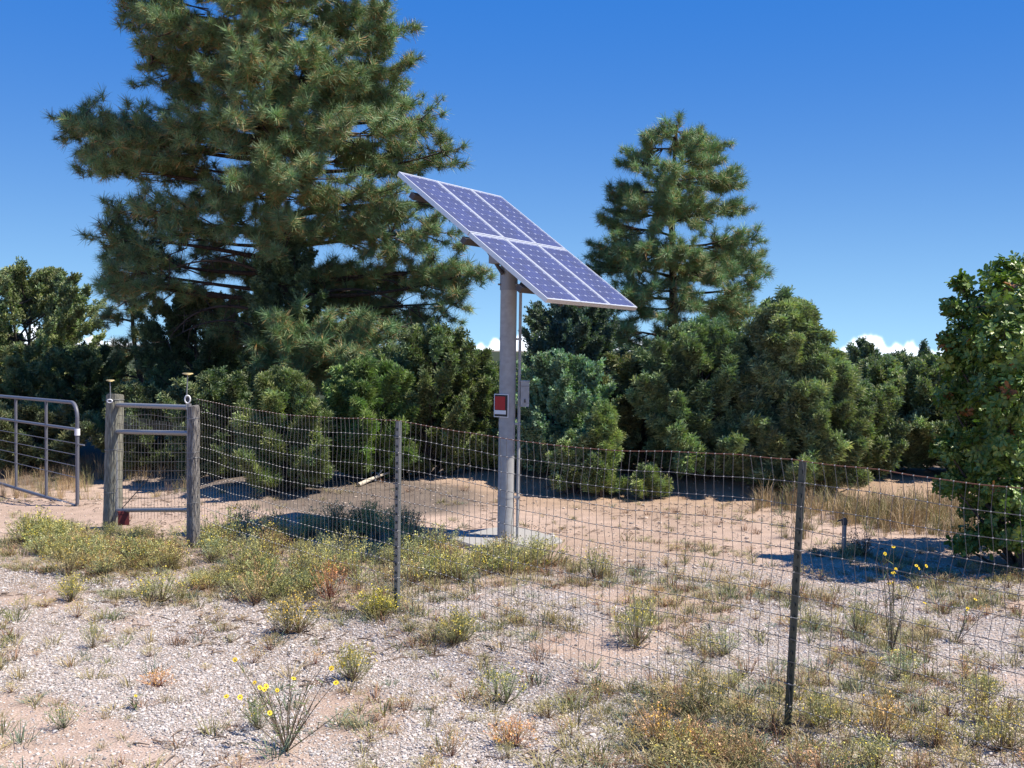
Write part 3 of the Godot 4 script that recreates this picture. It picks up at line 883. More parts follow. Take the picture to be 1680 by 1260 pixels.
	var cw := (mw - 2 * t - 0.012) / 4.0
	var cl := (ml - 2 * t - 0.014) / 9.0
	var ce := MB.new()
	var gap := 0.0011
	var cut := 0.012
	var hx := cw / 2 - gap
	var hz := cl / 2 - gap
	var oct := [Vector2(-hx + cut, hz), Vector2(hx - cut, hz), Vector2(hx, hz - cut), Vector2(hx, -hz + cut), Vector2(hx - cut, -hz), Vector2(-hx + cut, -hz), Vector2(-hx, -hz + cut), Vector2(-hx, hz - cut)]
	for k in 8:
		var q0: Vector2 = oct[k]
		var q1: Vector2 = oct[(k + 1) % 8]
		ce.tri(Vector3.ZERO, Vector3(q0.x, 0, q0.y), Vector3(q1.x, 0, q1.y), Color.WHITE)
	var cmesh := ce.done()
	var bb := MB.new()
	for k in 4:
		for s in [-1, 1]:
			bb.box(Vector3(0.0022, 0.0008, ml - 2 * t - 0.03), Transform3D(Basis(), Vector3((k - 1.5) * cw + s * cw * 0.25, 0, 0)))
	var busbars := bb.done()
	R.seed = 8
	for i in 3:
		for j in 2:
			var mo := Node3D.new()
			mo.name = "module"
			mo.transform = Transform3D(bs, c + h * (i - 1) * W / 3.0 + down * (j - 0.5) * L / 2.0 - out_ * th / 2.0)
			o.add_child(mo, true)
			part(mo, "frame", fmesh, M.frame)
			part(mo, "backsheet", bmesh_, M.backsheet)
			var gp := part(mo, "glass_pane", gmesh, M.glass)
			gp.position = Vector3(0, th / 2 - 0.002, 0)
			var bu := part(mo, "busbars", busbars, M.busbar, "stuff")
			bu.position = Vector3(0, th / 2 - 0.0052, 0)
			for u in 4:
				for w in 9:
					var ce_o := part(mo, "cell", cmesh, M.cell[R.randi() % 3])
					ce_o.position = Vector3((u - 1.5) * cw, th / 2 - 0.006, (w - 4) * cl)
	# conduit, its elbow, the cable loop and the switch box on the right of the pole
	var cd := Vector3(0.105, 0, 0.02)
	var ch := 2.24 - foot.y
	b = MB.new()
	b.bar(cd + Vector3(0, -0.01, 0), cd + Vector3(0, ch, 0), 0.0135, 12)
	part(o, "conduit", b.done(), M.pole)
	b = MB.new()
	b.tube(PackedVector3Array([cd + Vector3(0, ch - 0.02, 0), cd + Vector3(0, ch + 0.03, 0), cd + Vector3(0.02, ch + 0.06, 0.01), cd + Vector3(0.06, ch + 0.055, 0.02), cd + Vector3(0.075, ch + 0.03, 0.03)]), PackedFloat32Array([0.018, 0.02, 0.024, 0.024, 0.018]), 10)
	part(o, "conduit_elbow", b.done(), M.black)
	b = MB.new()
	b.tube(bend(cd + Vector3(0.07, ch + 0.035, 0.03), cd + Vector3(0.16, ch - 0.12, 0.06), cd + Vector3(0.19, ch + 0.14, 0.07), 10), taper(0.005, 0.005, 10), 6)
	part(o, "cable", b.done(), M.black)
	b = MB.new()
	var bh := at(853, 646, 8.8).y - foot.y
	b.box(Vector3(0.075, 0.225, 0.09), Transform3D(Basis(), Vector3(0.155, bh, 0.01)))
	b.box(Vector3(0.080, 0.012, 0.098), Transform3D(Basis(), Vector3(0.155, bh + 0.112, 0.01)))
	part(o, "switch_box", b.done(), M.pole)
	b = MB.new()
	b.box(Vector3(0.012, 0.03, 0.008), Transform3D(Basis(), Vector3(0.155, bh - 0.06, 0.060)))
	b.box(Vector3(0.070, 0.003, 0.003), Transform3D(Basis(), Vector3(0.155, bh + 0.07, 0.056)))
	part(o, "box_latch", b.done(), M.steel_dark)
	for y in [0.35, 1.0, 1.75]:
		b = MB.new()
		b.tube(PackedVector3Array([Vector3(0, y, 0), Vector3(0, y + 0.02, 0)]), PackedFloat32Array([0.0755, 0.0755]), 24)
		b.box(Vector3(0.055, 0.018, 0.035), Transform3D(Basis(), Vector3(0.095, y + 0.01, 0.02)))
		part(o, "pipe_strap", b.done(), M.pole)
	# the notice strapped to the pole, facing left of the camera
	var sg := thing("warning_sign", "small red and black notice with white border on the steel pole", "sign", foot + Vector3(-0.052, at(828, 665, 8.8).y - foot.y, 0.062))
	var sb := Basis(Vector3.UP, deg_to_rad(-32.0))
	var rows := [["plate", Vector3(0.15, 0.205, 0.003), Vector3(0, 0, 0), M.white], ["black_field", Vector3(0.134, 0.190, 0.002), Vector3(0, 0, 0.003), M.black], ["red_field", Vector3(0.106, 0.118, 0.002), Vector3(-0.010, 0.022, 0.0055), M.red], ["white_strip", Vector3(0.118, 0.034, 0.002), Vector3(-0.006, -0.058, 0.0055), M.white]]
	for q in rows:
		b = MB.new()
		b.box(q[1], Transform3D(sb, sb * q[2]))
		part(sg, q[0], b.done(), q[3])

# ---------------------------------------------------------------- fence
func fence() -> void:
	var posts := [spot(322, 897), spot(648, 1008), spot(1290, 1207), Vector3(3.05, 0, -2.35)]
	posts[3].y = hgt(3.05, -2.35)
	var o := thing("wire_fence", "woven wire mesh fence with a rusty top wire crossing the whole yard", "fence", Vector3.ZERO)
	# the line of the fence, measured along the ground
	var run := [0.0]
	for k in 3:
		run.append(run[k] + Vector2(posts[k + 1].x - posts[k].x, posts[k + 1].z - posts[k].z).length())
	var along := func(s: float) -> Vector3:
		for k in 3:
			if s <= run[k + 1] or k == 2:
				var t: float = (s - run[k]) / (run[k + 1] - run[k])
				var p: Vector3 = posts[k].lerp(posts[k + 1], t)
				return Vector3(p.x, 0.0, p.z)
		return Vector3.ZERO
	var wave := FastNoiseLite.new()
	wave.seed = 4; wave.frequency = 0.35
	var rowsn := 13
	var net := func(s: float, row: int) -> Vector3:
		var p: Vector3 = along.call(s)
		var f := row / 12.0
		var g := hgt(p.x, p.z)
		var sag := 0.0
		for k in 3:
			if s >= run[k] and s <= run[k + 1]:
				var t: float = (s - run[k]) / (run[k + 1] - run[k])
				sag = -0.030 * 4.0 * t * (1.0 - t)
		p.y = g + 0.035 + 1.205 * f + sag * f + 0.011 * wave.get_noise_2d(s * 3.0, row * 8.0)
		p += Vector3(0.7, 0, 0.7) * 0.024 * wave.get_noise_2d(s * 2.2 + 40.0, row * 1.7)
		return p
	var stays := int(run[3] / 0.0508)
	var knots: Array[Transform3D] = []
	var white := PackedColorArray()
	for row in rowsn:
		var pts := PackedVector3Array()
		for i in stays + 1:
			pts.append(net.call(i * 0.0508, row))
		var b := MB.new()
		var r := 0.0024 if row == 12 else 0.0017
		b.tube(pts, taper(r, r, stays), 5, Color.WHITE, false)
		part(o, "top_wire" if row == 12 else "line_wire", b.done(), M.rust if row == 12 else M.wire)
	for i in stays + 1:
		var b := MB.new()
		var pts := PackedVector3Array()
		for row in rowsn:
			var p: Vector3 = net.call(i * 0.0508 + 0.006 * wave.get_noise_2d(i * 31.0, row * 3.0), row)
			pts.append(p)
			knots.append(Transform3D(Basis(Vector3.UP, PI / 4), p)); white.append(Color.WHITE)
		b.tube(pts, taper(0.0014, 0.0014, 12), 4, Color.WHITE, false)
		part(o, "stay_wire", b.done(), M.wire)
	var kb := MB.new()
	kb.tube(PackedVector3Array([Vector3(-0.006, 0, 0), Vector3(0, 0, 0), Vector3(0.006, 0, 0)]), PackedFloat32Array([0.002, 0.0038, 0.002]), 5)
	many(o, "wire_knots", kb.done(), M.knot, knots, white)
	# studded T posts
	var dirs := (posts[2] - posts[1]) as Vector3
	var facew := Basis(Vector3.UP, atan2(-dirs.z, dirs.x))
	var tops := [at(651, 690, -posts[1].z), at(1316, 757, -posts[2].z), posts[3] + Vector3(0.03, 1.26, 0)]
	for k in 3:
		var foot: Vector3 = posts[k + 1] + facew * Vector3(0, 0, -0.022)
		var tip: Vector3 = tops[k] + facew * Vector3(0, 0, -0.022)
		var up := (tip - foot).normalized()
		var x := (facew.x - up * facew.x.dot(up)).normalized()
		var bs := Basis(x, up, x.cross(up))
		var len_ := tip.distance_to(foot)
		var mid := foot + up * (len_ / 2 - 0.04)
		var pn := Node3D.new()
		pn.name = "metal_post"
		o.add_child(pn, true)
		var b := MB.new()
		b.box(Vector3(0.034, len_ + 0.08, 0.005), Transform3D(bs, mid + bs.z * 0.016))
		b.box(Vector3(0.005, len_ + 0.076, 0.030), Transform3D(bs, mid - bs.z * 0.0015))
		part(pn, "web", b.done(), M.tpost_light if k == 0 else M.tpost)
		var st := MB.new()
		for j in int(len_ / 0.054):
			st.box(Vector3(0.010, 0.016, 0.007), Transform3D(bs, foot + up * (0.05 + j * 0.054) + bs.z * 0.0215))
		part(pn, "studs", st.done(), M.tpost, "stuff")
		b = MB.new()
		for row in [2, 5, 8, 11]:
			var p: Vector3 = foot + up * (0.035 + 1.2 * row / 12.0) + bs.z * 0.026
			b.tube(PackedVector3Array([p + x * -0.024, p + x * -0.02 + bs.z * 0.004, p + x * 0.02 + bs.z * 0.004, p + x * 0.024 - bs.z * 0.02]), PackedFloat32Array([0.0016, 0.0016, 0.0016, 0.0016]), 4)
		part(pn, "wire_clips", b.done(), M.galv, "stuff")

# ---------------------------------------------------------------- gates
func wood_post(called: String, label: String, foot: Vector3, tip: Vector3, r: float, m: Material, seed_: int) -> Node3D:
	R.seed = seed_
	var b := MB.new()
	var up := tip - foot
	var pts := PackedVector3Array()
	var rr := PackedFloat32Array()
	for i in 13:
		var t := i / 12.0
		pts.append(up * t + Vector3(rnd(-1, 1), 0, rnd(-1, 1)) * 0.003 - Vector3(0, 0.12 if i == 0 else 0.0, 0))
		rr.append(r * (1.06 - 0.08 * t) * rnd(0.985, 1.015))
	pts.append(up + Vector3(0, 0.012, 0)); rr.append(r * 0.86)
	b.tube(pts, rr, 18)
	var o := thing(called, label, "post", foot)
	part(o, "timber", b.done(), m)
	return o

func gates() -> void:
	var dl := 9.12
	var dr := 8.29
	var lf := spot(184, 868)
	var rf := spot(318, 900)
	var lt := at(189, 649, dl)
	var rt := at(317.5, 668, dr)
	var lp := wood_post("wooden_post", "thick greenish wooden gate post left of the walk gate", lf, lt, 0.079, M.wood_green, 21)
	var rp := wood_post("wooden_post", "slimmer weathered grey wooden post right of the walk gate", rf, rt, 0.050, M.wood_grey, 22)
	for q in [[lp, lt - lf, 0.079, [0.99, 0.62, 0.3]], [rp, rt - rf, 0.050, [0.94, 0.70, 0.66, 0.34]]]:
		for f in q[3]:
			var b := MB.new()
			var pts := PackedVector3Array()
			for i in 17:
				var a := TAU * i / 16.0
				pts.append((q[1] as Vector3) * (f + 0.004 * sin(a * 2.0) - 0.02) + Vector3(cos(a), 0, sin(a)) * (q[2] * 1.035))
			b.tube(pts, taper(0.0022, 0.0022, 16), 4)
			part(q[0], "wire_wrap", b.done(), M.galv)
	# walk gate: pipe frame with wire between the two posts
	var a0 := Vector3(lf.x, 0, lf.z)
	var a1 := Vector3(rf.x, 0, rf.z)
	var dir := (a1 - a0).normalized()
	var L := a1.distance_to(a0)
	var o := thing("walk_gate", "grey pipe framed wire walk gate between the two wooden posts", "gate", lf)
	var base := lf.y
	var P := func(s: float, y: float) -> Vector3: return dir * s + Vector3(0, y - base, 0)
	var s0 := 0.075
	var s1 := L - 0.075
	var yt0 := at(208, 665, dl - 0.1).y
	var yt1 := at(306, 668, dr + 0.06).y
	var ym0 := at(206, 709, dl - 0.1).y
	var ym1 := at(306, 710.5, dr + 0.06).y
	var yb0 := at(206, 839, dl - 0.1).y
	var yb1 := at(306, 836, dr + 0.06).y
	for q in [["top_rail", yt0, yt1, 0.021], ["middle_rail", ym0, ym1, 0.021], ["bottom_rail", yb0, yb1, 0.019]]:
		var b := MB.new()
		b.bar(P.call(s0, q[1]), P.call(s1, q[2]), q[3], 12)
		part(o, q[0], b.done(), M.galv)
	for q in [[s0, yb0 - 0.05, yt0 + 0.01], [s1, 0.05, yt1 + 0.03]]:
		var b := MB.new()
		b.bar(P.call(q[0], q[1]), P.call(q[0], q[2]), 0.019, 12)
		part(o, "stile", b.done(), M.galv)
	var n := int((s1 - s0) / 0.0508)
	for i in range(1, n):
		var f := float(i) / n
		var b := MB.new()
		b.bar(P.call(lerpf(s0, s1, f), lerpf(yb0, yb1, f) - 0.08), P.call(lerpf(s0, s1, f) + 0.004 * sin(i * 2.1), lerpf(yt0, yt1, f)), 0.0014, 4)
		part(o, "stay_wire", b.done(), M.wire)
		if i % 1 == 0:
			b = MB.new()
			b.bar(P.call(lerpf(s0, s1, f) + 0.025, lerpf(ym0, ym1, f)), P.call(lerpf(s0, s1, f) + 0.025, lerpf(yt0, yt1, f) - 0.09 - 0.06 * f), 0.0014, 4)
			part(o, "short_stay_wire", b.done(), M.galv)
	for k in 11:
		var f := k / 11.0
		var b := MB.new()
		var pts := PackedVector3Array()
		for i in 13:
			var u := i / 12.0
			pts.append(P.call(lerpf(s0, s1, u), lerpf(lerpf(yb0, yb1, u) + 0.03, lerpf(yt0, yt1, u), f) - 0.008 * sin(u * PI) + (0.012 * sin(u * 9.0 + k) if k > 8 else 0.0)))
		b.tube(pts, taper(0.0018, 0.0018, 12), 4)
		part(o, "line_wire", b.done(), M.wire)
	var sagw := MB.new()
	sagw.bar(P.call(s0 + 0.06, yb0), P.call(s0 + 0.58, yb0 + 0.37), 0.004, 6)
	part(o, "brace_wire", sagw.done(), M.steel_dark)
	# dull red plate low on the gate
	var pl := MB.new()
	pl.box(Vector3(0.095, 0.125, 0.03), Transform3D(Basis(Vector3.UP, 0.3), Vector3.ZERO))
	pl.box(Vector3(0.085, 0.02, 0.036), Transform3D(Basis(Vector3.UP, 0.3), Vector3(0, 0.05, 0)))
	var plo := part(self, "red_box", pl.done(), M.dull_red)
	plo.position = at(203, 850, dl - 0.16)
	tag(plo, "small dull red box low on the walk gate beside the thick post", "box")
	# rods with a flat cap and a white ring, one on each gate post
	for q in [[181, 656, 181, 625, dl - 0.09, 6.5, "thin rod with yellow cap on the thick left gate post", 0.0], [305.5, 672, 308, 614, dr - 0.06, 9.0, "thin rod with yellow cap and white ring on the slimmer gate post", 1.0]]:
		var p0 := at(q[0], q[1], q[4])
		var p1 := at(q[2], q[3], q[4])
		var rod := thing("capped_rod", q[6], "marker rod", p0, "capped rods on the gate posts")
		var b := MB.new()
		b.bar(Vector3.ZERO, p1 - p0, 0.0045, 8)
		part(rod, "rod", b.done(), M.galv)
		b = MB.new()
		var rr: float = q[5] / F * q[4]
		b.tube(PackedVector3Array([p1 - p0 - Vector3(0, 0.006, 0), p1 - p0 + Vector3(0, 0.004, 0), p1 - p0 + Vector3(0, 0.010, 0)]), PackedFloat32Array([rr * 0.3, rr, rr * 0.9]), 16)
		part(rod, "cap", b.done(), M.cream)
		b = MB.new()
		var rc := at(308.5, 655, dr - 0.075) - p0 if q[7] > 0.5 else at(181, 658, dl - 0.10) - p0
		var pts := PackedVector3Array()
		for i in 21:
			var a := TAU * i / 20.0
			pts.append(rc + Vector3(cos(a) * 0.022, sin(a) * (0.031 if q[7] > 0.5 else 0.014), 0.012))
		b.tube(pts, taper(0.0065, 0.0065, 20), 8, Color.WHITE, false)
		part(rod, "ring", b.done(), M.white)
		b = MB.new()
		b.bar(rc + Vector3(0, 0, 0.002), rc + Vector3(0, 0, 0.012), 0.018 if q[7] > 0.5 else 0.012, 14)
		part(rod, "ring_centre", b.done(), M.steel_dark)
	# long pipe gate standing open at the left
	var g1 := at(127, 831, 10.35)
	var g0 := at(0, 793, 12.3)
	var gd := Vector3(g0.x - g1.x, 0, g0.z - g1.z).normalized()
	var gate := thing("pipe_gate", "long grey pipe gate standing open at the left edge", "gate", Vector3(g1.x, 0, g1.z))
	var drop := (g0.y - g1.y) / Vector2(g0.x - g1.x, g0.z - g1.z).length()
	var G := func(s: float, y: float) -> Vector3: return gd * s + Vector3(0, y + drop * s, 0)
	var y0 := g1.y
	var hi := at(127, 661, 10.35).y
	var len_ := 4.6
	var b := MB.new()
	var loop := PackedVector3Array([G.call(len_, y0), G.call(0.10, y0), G.call(0.03, y0 + 0.004), G.call(0.0, y0 + 0.04)])
	var r := 0.16
	loop.append(G.call(0.0, hi - r))
	for k in range(1, 6):
		var a := PI / 2 * k / 6.0
		loop.append(G.call(r - r * cos(a), hi - r + r * sin(a)))
	loop.append(G.call(r, hi)); loop.append(G.call(len_, hi))
	b.tube(loop, taper(0.0195, 0.0195, loop.size() - 1), 12)
	part(gate, "outer_frame", b.done(), M.gate_paint)
	var h2 := at(122, 704, 10.4).y
	for q in [["rail", h2, 0.016], ["wire_rail", y0 + 0.30, 0.004], ["wire_rail", y0 + 0.42, 0.004], ["wire_rail", y0 + 0.54, 0.004], ["wire_rail", y0 + 0.66, 0.004]]:
		b = MB.new()
		b.bar(G.call(0.02, q[1]), G.call(len_, q[1]), q[2], 10)
		part(gate, q[0], b.done(), M.gate_paint)
	for s in [0.96, 2.03, 3.1, 4.2, 4.6]:
		b = MB.new()
		b.bar(G.call(s, y0), G.call(s, hi), 0.016, 10)
		part(gate, "upright", b.done(), M.gate_paint)
	b = MB.new()
	b.bar(G.call(0.0, y0 + 0.1), G.call(0.0, y0 - 0.09), 0.009, 8)
	part(gate, "drop_pin", b.done(), M.galv)
	b = MB.new()
	b.bar(G.call(0.0, hi - 0.27), G.call(0.0, hi - 0.34), 0.027, 10)
	part(gate, "white_band", b.done(), M.white)
	b = MB.new()
	b.tube(PackedVector3Array([G.call(0.0, hi - 0.44), G.call(-0.03, hi - 0.43), G.call(-0.2, hi - 0.43)]), PackedFloat32Array([0.007, 0.007, 0.007]), 8)
	part(gate, "latch_rod", b.done(), M.galv)

# ---------------------------------------------------------------- small loose things
func small_things() -> void:
	var p := spot(1384, 912)
	var o := thing("yard_hydrant", "short grey standpipe with a handle beyond the second fence post", "water hydrant", p)
	var b := MB.new()
	b.bar(Vector3(0, -0.03, 0), Vector3(0, 0.27, 0), 0.019, 12)
	part(o, "pipe", b.done(), M.galv)
	b = MB.new()
	b.tube(PackedVector3Array([Vector3(0, 0.25, 0), Vector3(0, 0.29, 0), Vector3(0, 0.31, 0)]), PackedFloat32Array([0.024, 0.026, 0.014]), 12)
	part(o, "head", b.done(), M.steel_dark)
	b = MB.new()
	b.tube(PackedVector3Array([Vector3(0.0, 0.30, 0), Vector3(-0.03, 0.295, 0.01), Vector3(-0.065, 0.285, 0.02)]), PackedFloat32Array([0.008, 0.007, 0.007]), 8)
	part(o, "handle", b.done(), M.steel_dark)
	for q in [[343, 910, 0.045, "round white rock in the weeds beside the slimmer gate post", Color(0.62, 0.58, 0.5)], [1345, 915, 0.035, "dark lump of earth beside the short standpipe", Color(0.12, 0.09, 0.07)], [905, 882, 0.03, "pale stone at the right rim of the concrete pad", Color(0.5, 0.46, 0.42)]]:
		var s := part(self, "rock", pebble(int(q[0]), 3), mat((q[4] as Color).linear_to_srgb(), 0.9))
		s.position = spot(q[0], q[1]) + Vector3(0, q[2] * 0.45, 0)
		s.scale = Vector3(q[2], q[2] * 0.75, q[2])
		tag(s, q[3], "rock")
	# a bleached broken branch on the needle litter
	var a := spot(588, 816)
	var c := spot(638, 806)
	b = MB.new()
	b.tube(bend(Vector3.ZERO, (c - a) * 0.5 + Vector3(0, 0.05, 0), c - a + Vector3(0, 0.06, 0), 8), taper(0.028, 0.012, 8), 8)
	b.tube(bend((c - a) * 0.55 + Vector3(0, 0.03, 0), (c - a) * 0.7 + Vector3(0, 0.09, 0.02), (c - a) * 0.8 + Vector3(0, 0.12, 0.06), 4), taper(0.012, 0.006, 4), 6)
	var lg := part(self, "fallen_branch", b.done(), mat(lin(0.52, 0.46, 0.38), 0.9))
	lg.position = a + Vector3(0, 0.02, 0)
	tag(lg, "short bleached branch lying on the needle litter under the pine", "branch")

func pebble(seed_: int, detail := 1) -> ArrayMesh:
	var sp := SphereMesh.new()
	sp.radial_segments = 6 if detail == 1 else 14
	sp.rings = 2 if detail == 1 else 8
	sp.radius = 1.0; sp.height = 2.0
	var arr := sp.get_mesh_arrays()
	var v: PackedVector3Array = arr[Mesh.ARRAY_VERTEX]
	var nz := FastNoiseLite.new()
	nz.seed = seed_; nz.frequency = 0.9
	var b := MB.new()
	var ix: PackedInt32Array = arr[Mesh.ARRAY_INDEX]
	for i in v.size():
		v[i] *= 1.0 + 0.5 * nz.get_noise_3dv(v[i])
	for i in range(0, ix.size(), 3):
		b.tri(v[ix[i]], v[ix[i + 2]], v[ix[i + 1]], Color.WHITE)
	return b.done()

# ---------------------------------------------------------------- plants that can be told apart
func bush(label: String, x: float, y: float, kind: int, wide: float, high: float, tone: Color, turn: float, category := "weed", group := "") -> void:
	var o := thing("snakeweed_bush", label, category, spot(x, y), group)
	o.rotation.y = turn
	var cols := PackedColorArray([tone])
	for q in [["stems", "weed_stem%d" % kind], ["flower_heads", "weed_head%d" % kind]]:
		var one: Array[Transform3D] = [Transform3D(Basis().scaled(Vector3(wide, high, wide)))]
		var two: Array[Transform3D] = [one[0], Transform3D(Basis(Vector3.UP, 2.0).scaled(Vector3(wide * 0.8, high * 0.86, wide * 0.8)), Vector3(0.05, 0, 0.03) * wide)]
		var hue := tone if q[0] == "stems" else Color(lerpf(tone.r, 1.1, 0.6), tone.g, tone.b)
		many(o, q[0], M[q[1]], M.weed, two, PackedColorArray([hue, hue]))

func flower_stalks(called: String, label: String, p: Vector3, stalks: int, high: float, spread: float, heads: int, seed_: int) -> void:
	R.seed = seed_
	var o := thing(called, label, "flower", p)
	var st := MB.new()
	for i in stalks:
		var a := rnd(0, TAU)
		var e := Vector3(cos(a), 0, sin(a)) * spread * rnd(0.25, 1.0) + Vector3(0, high * rnd(0.55, 1.0), 0)
		var m := e * 0.5 + Vector3(0, 0.1 * high, 0) + ball() * 0.03
		st.tube(bend(Vector3.ZERO, m, e, 6), taper(0.0024, 0.0011, 6), 4, Color(0.13, 0.10, 0.065), false)
		for j in 5:
			var t := rnd(0.15, 0.9)
			var q := Vector3.ZERO.lerp(m, t).lerp(m.lerp(e, t), t)
			var d := (ball() + Vector3(0, 0.7, 0)).normalized()
			var w := d.cross(ball()).normalized() * 0.0028
			st.tri(q - w, q + w, q + d * rnd(0.03, 0.07), Color(0.13, 0.17, 0.06))
		if i < heads:
			var fl := MB.new()
			var nrm := (Vector3(0.25, 0.7, 0.6) + ball() * 0.4).normalized()
			var bs := facing(nrm, rnd(0, TAU))
			var r := rnd(0.008, 0.013)
			for k in 9:
				var b := TAU * k / 9.0
				var d := bs * Vector3(cos(b), 0.12, sin(b))
				var s := bs * Vector3(-sin(b), 0, cos(b)) * r * 0.3
				fl.quad(e + d * r * 0.2, e + d * r * 0.75 - s, e + d * r, e + d * r * 0.75 + s, Color(0.78, 0.56, 0.01))
			part(o, "blossom", fl.done(), M.weed)
			var cen := MB.new()
			cen.tube(PackedVector3Array([e, e + nrm * 0.005]), PackedFloat32Array([r * 0.32, r * 0.2]), 7, Color(0.45, 0.25, 0.02))
			part(o, "blossom_centre", cen.done(), M.weed)
	part(o, "stalks", st.done(), M.weed, "stuff")

func plants() -> void:
	var yg := Color(1, 1, 1)
	var dull := Color(0.95, 0.85, 0.85)
	var list := [
		["bright yellow snakeweed beside the first steel fence post", 612, 1010, 1, 1.15, 0.72, Color(1.25, 1.15, 0.7)],
		["yellow topped snakeweed between the first fence post and the pad", 745, 1055, 1, 1.05, 0.85, yg],
		["yellow flecked snakeweed below the brightest yellow bush", 580, 1118, 1, 0.8, 0.8, yg],
		["rounded olive snakeweed in the gravel left of the first fence post", 490, 1040, 1, 1.15, 1.0, dull],
		["tall green snakeweed alone in the gravel midway between the fence posts", 1045, 1055, 0, 1.0, 1.2, yg],
		["small pale snakeweed close behind the fence below the standpipe", 1405, 1038, 0, 0.62, 0.8, yg],
		["yellow green snakeweed low at the right edge of the gravel", 1610, 1150, 0, 0.7, 0.62, yg],
		["brown stemmed snakeweed on the weedy strip left of the gate", 115, 945, 2, 1.2, 1.0, dull],
		["snakeweed spilling onto the gravel below the walk gate", 265, 985, 0, 1.3, 0.9, yg],
		["small yellow snakeweed left of the gate weeds on bare gravel", 118, 985, 1, 0.8, 0.75, yg],
		["green snakeweed standing on the sand right of the pad", 975, 950, 0, 0.9, 1.0, yg],
		["rust brown dry weed between the gate weeds and the first fence post", 540, 985, 2, 0.9, 1.2, Color(1.5, 0.75, 0.8)],
		["reddish dry weed at the bottom centre of the gravel", 850, 1225, 2, 0.9, 0.5, Color(1.6, 0.85, 0.9)],
		["large brown and green weed left of the second fence post foot", 1085, 1225, 2, 1.0, 0.8, Color(1.35, 0.85, 0.9)],
		["yellow green weed crowding the foot of the second fence post", 1345, 1195, 0, 0.85, 0.75, yg],
		["tan weed right of the second fence post foot", 1440, 1215, 2, 0.95, 0.9, Color(1.4, 0.95, 0.9)],
		["olive weed a little left of the second fence post", 1150, 1170, 0, 0.8, 0.8, dull],
		["grey green weed in the gravel in the middle of the foreground", 830, 1150, 0, 0.9, 0.75, Color(0.9, 1.0, 1.1)],
		["low green weed before the second fence post midway up", 1190, 1075, 0, 0.7, 0.6, Color(0.85, 1.0, 1.2)],
		["grey green weed beside the pale yellow snakeweed behind the fence", 1470, 1110, 2, 0.9, 0.7, Color(0.85, 1.0, 1.2)],
		["sprawling weed in the bottom right corner", 1640, 1235, 2, 1.1, 0.8, Color(1.0, 0.9, 0.8)],
		["solitary thin weed on the left gravel with a yellow tip", 152, 1062, 2, 0.5, 0.7, yg],
		["dry brown weed patch on the left gravel", 265, 1128, 2, 0.7, 0.35, Color(1.7, 0.9, 0.9)],
		["dark green seedling on the pink soil at lower left", 105, 1195, 2, 0.55, 0.5, Color(0.55, 0.75, 0.8)],
		["green weed at bottom left of the yellow daisies", 420, 1200, 0, 0.5, 0.6, Color(0.7, 0.9, 0.8)]]
	for i in list.size():
		var q: Array = list[i]
		bush(q[0], q[1], q[2], q[3], q[4], q[5], q[6], i * 1.3)
	flower_stalks("daisy_plant", "tall yellow daisies on thin stalks behind the fence right of the second post", spot(1462, 1075), 16, 0.62, 0.22, 11, 71)
	flower_stalks("daisy_plant", "branching yellow daisies in the left foreground gravel", spot(470, 1238), 22, 0.34, 0.34, 12, 72)
	flower_stalks("daisy_plant", "single yellow daisy low on the left gravel", spot(220, 1168), 4, 0.08, 0.04, 1, 73)
	flower_stalks("daisy_plant", "small yellow daisies on the leaning stalks at the right edge gravel", spot(1570, 1050), 8, 0.3, 0.2, 4, 75)
	flower_stalks("daisy_plant", "yellow flowers at the foot of the olive juniper bush", spot(466, 818), 26, 0.28, 0.14, 20, 74)
	# dead brown stalks
	for q in [[596, 885, "dark dead stalks left of the first fence post"], [680, 890, "dark dead stalks right of the first fence post"], [1415, 915, "brown dead stalks beside the short standpipe"], [560, 880, "spiky dead weed above the gate weeds"]]:
		var o := thing("dead_weed", q[2], "weed", spot(q[0], q[1]))
		R.seed = int(q[0])
		var b := MB.new()
		for i in 26:
			var a := rnd(0, TAU)
			var e := Vector3(cos(a), 0, sin(a)) * rnd(0.03, 0.16) + Vector3(0, rnd(0.12, 0.27), 0)
			b.tube(bend(Vector3.ZERO, e * 0.5 + ball() * 0.02, e, 3), taper(0.0035, 0.0015, 3), 4, Color(0.13, 0.09, 0.065), false)
			for j in 4:
				var p := e * rnd(0.4, 1.0) + ball() * 0.012
				var d := ball() * 0.02
				var w := d.cross(ball()).normalized() * 0.006
				b.tri(p - w, p + w, p + d, Color(0.17, 0.11, 0.075))
		part(o, "stalks", b.done(), M.weed, "stuff")

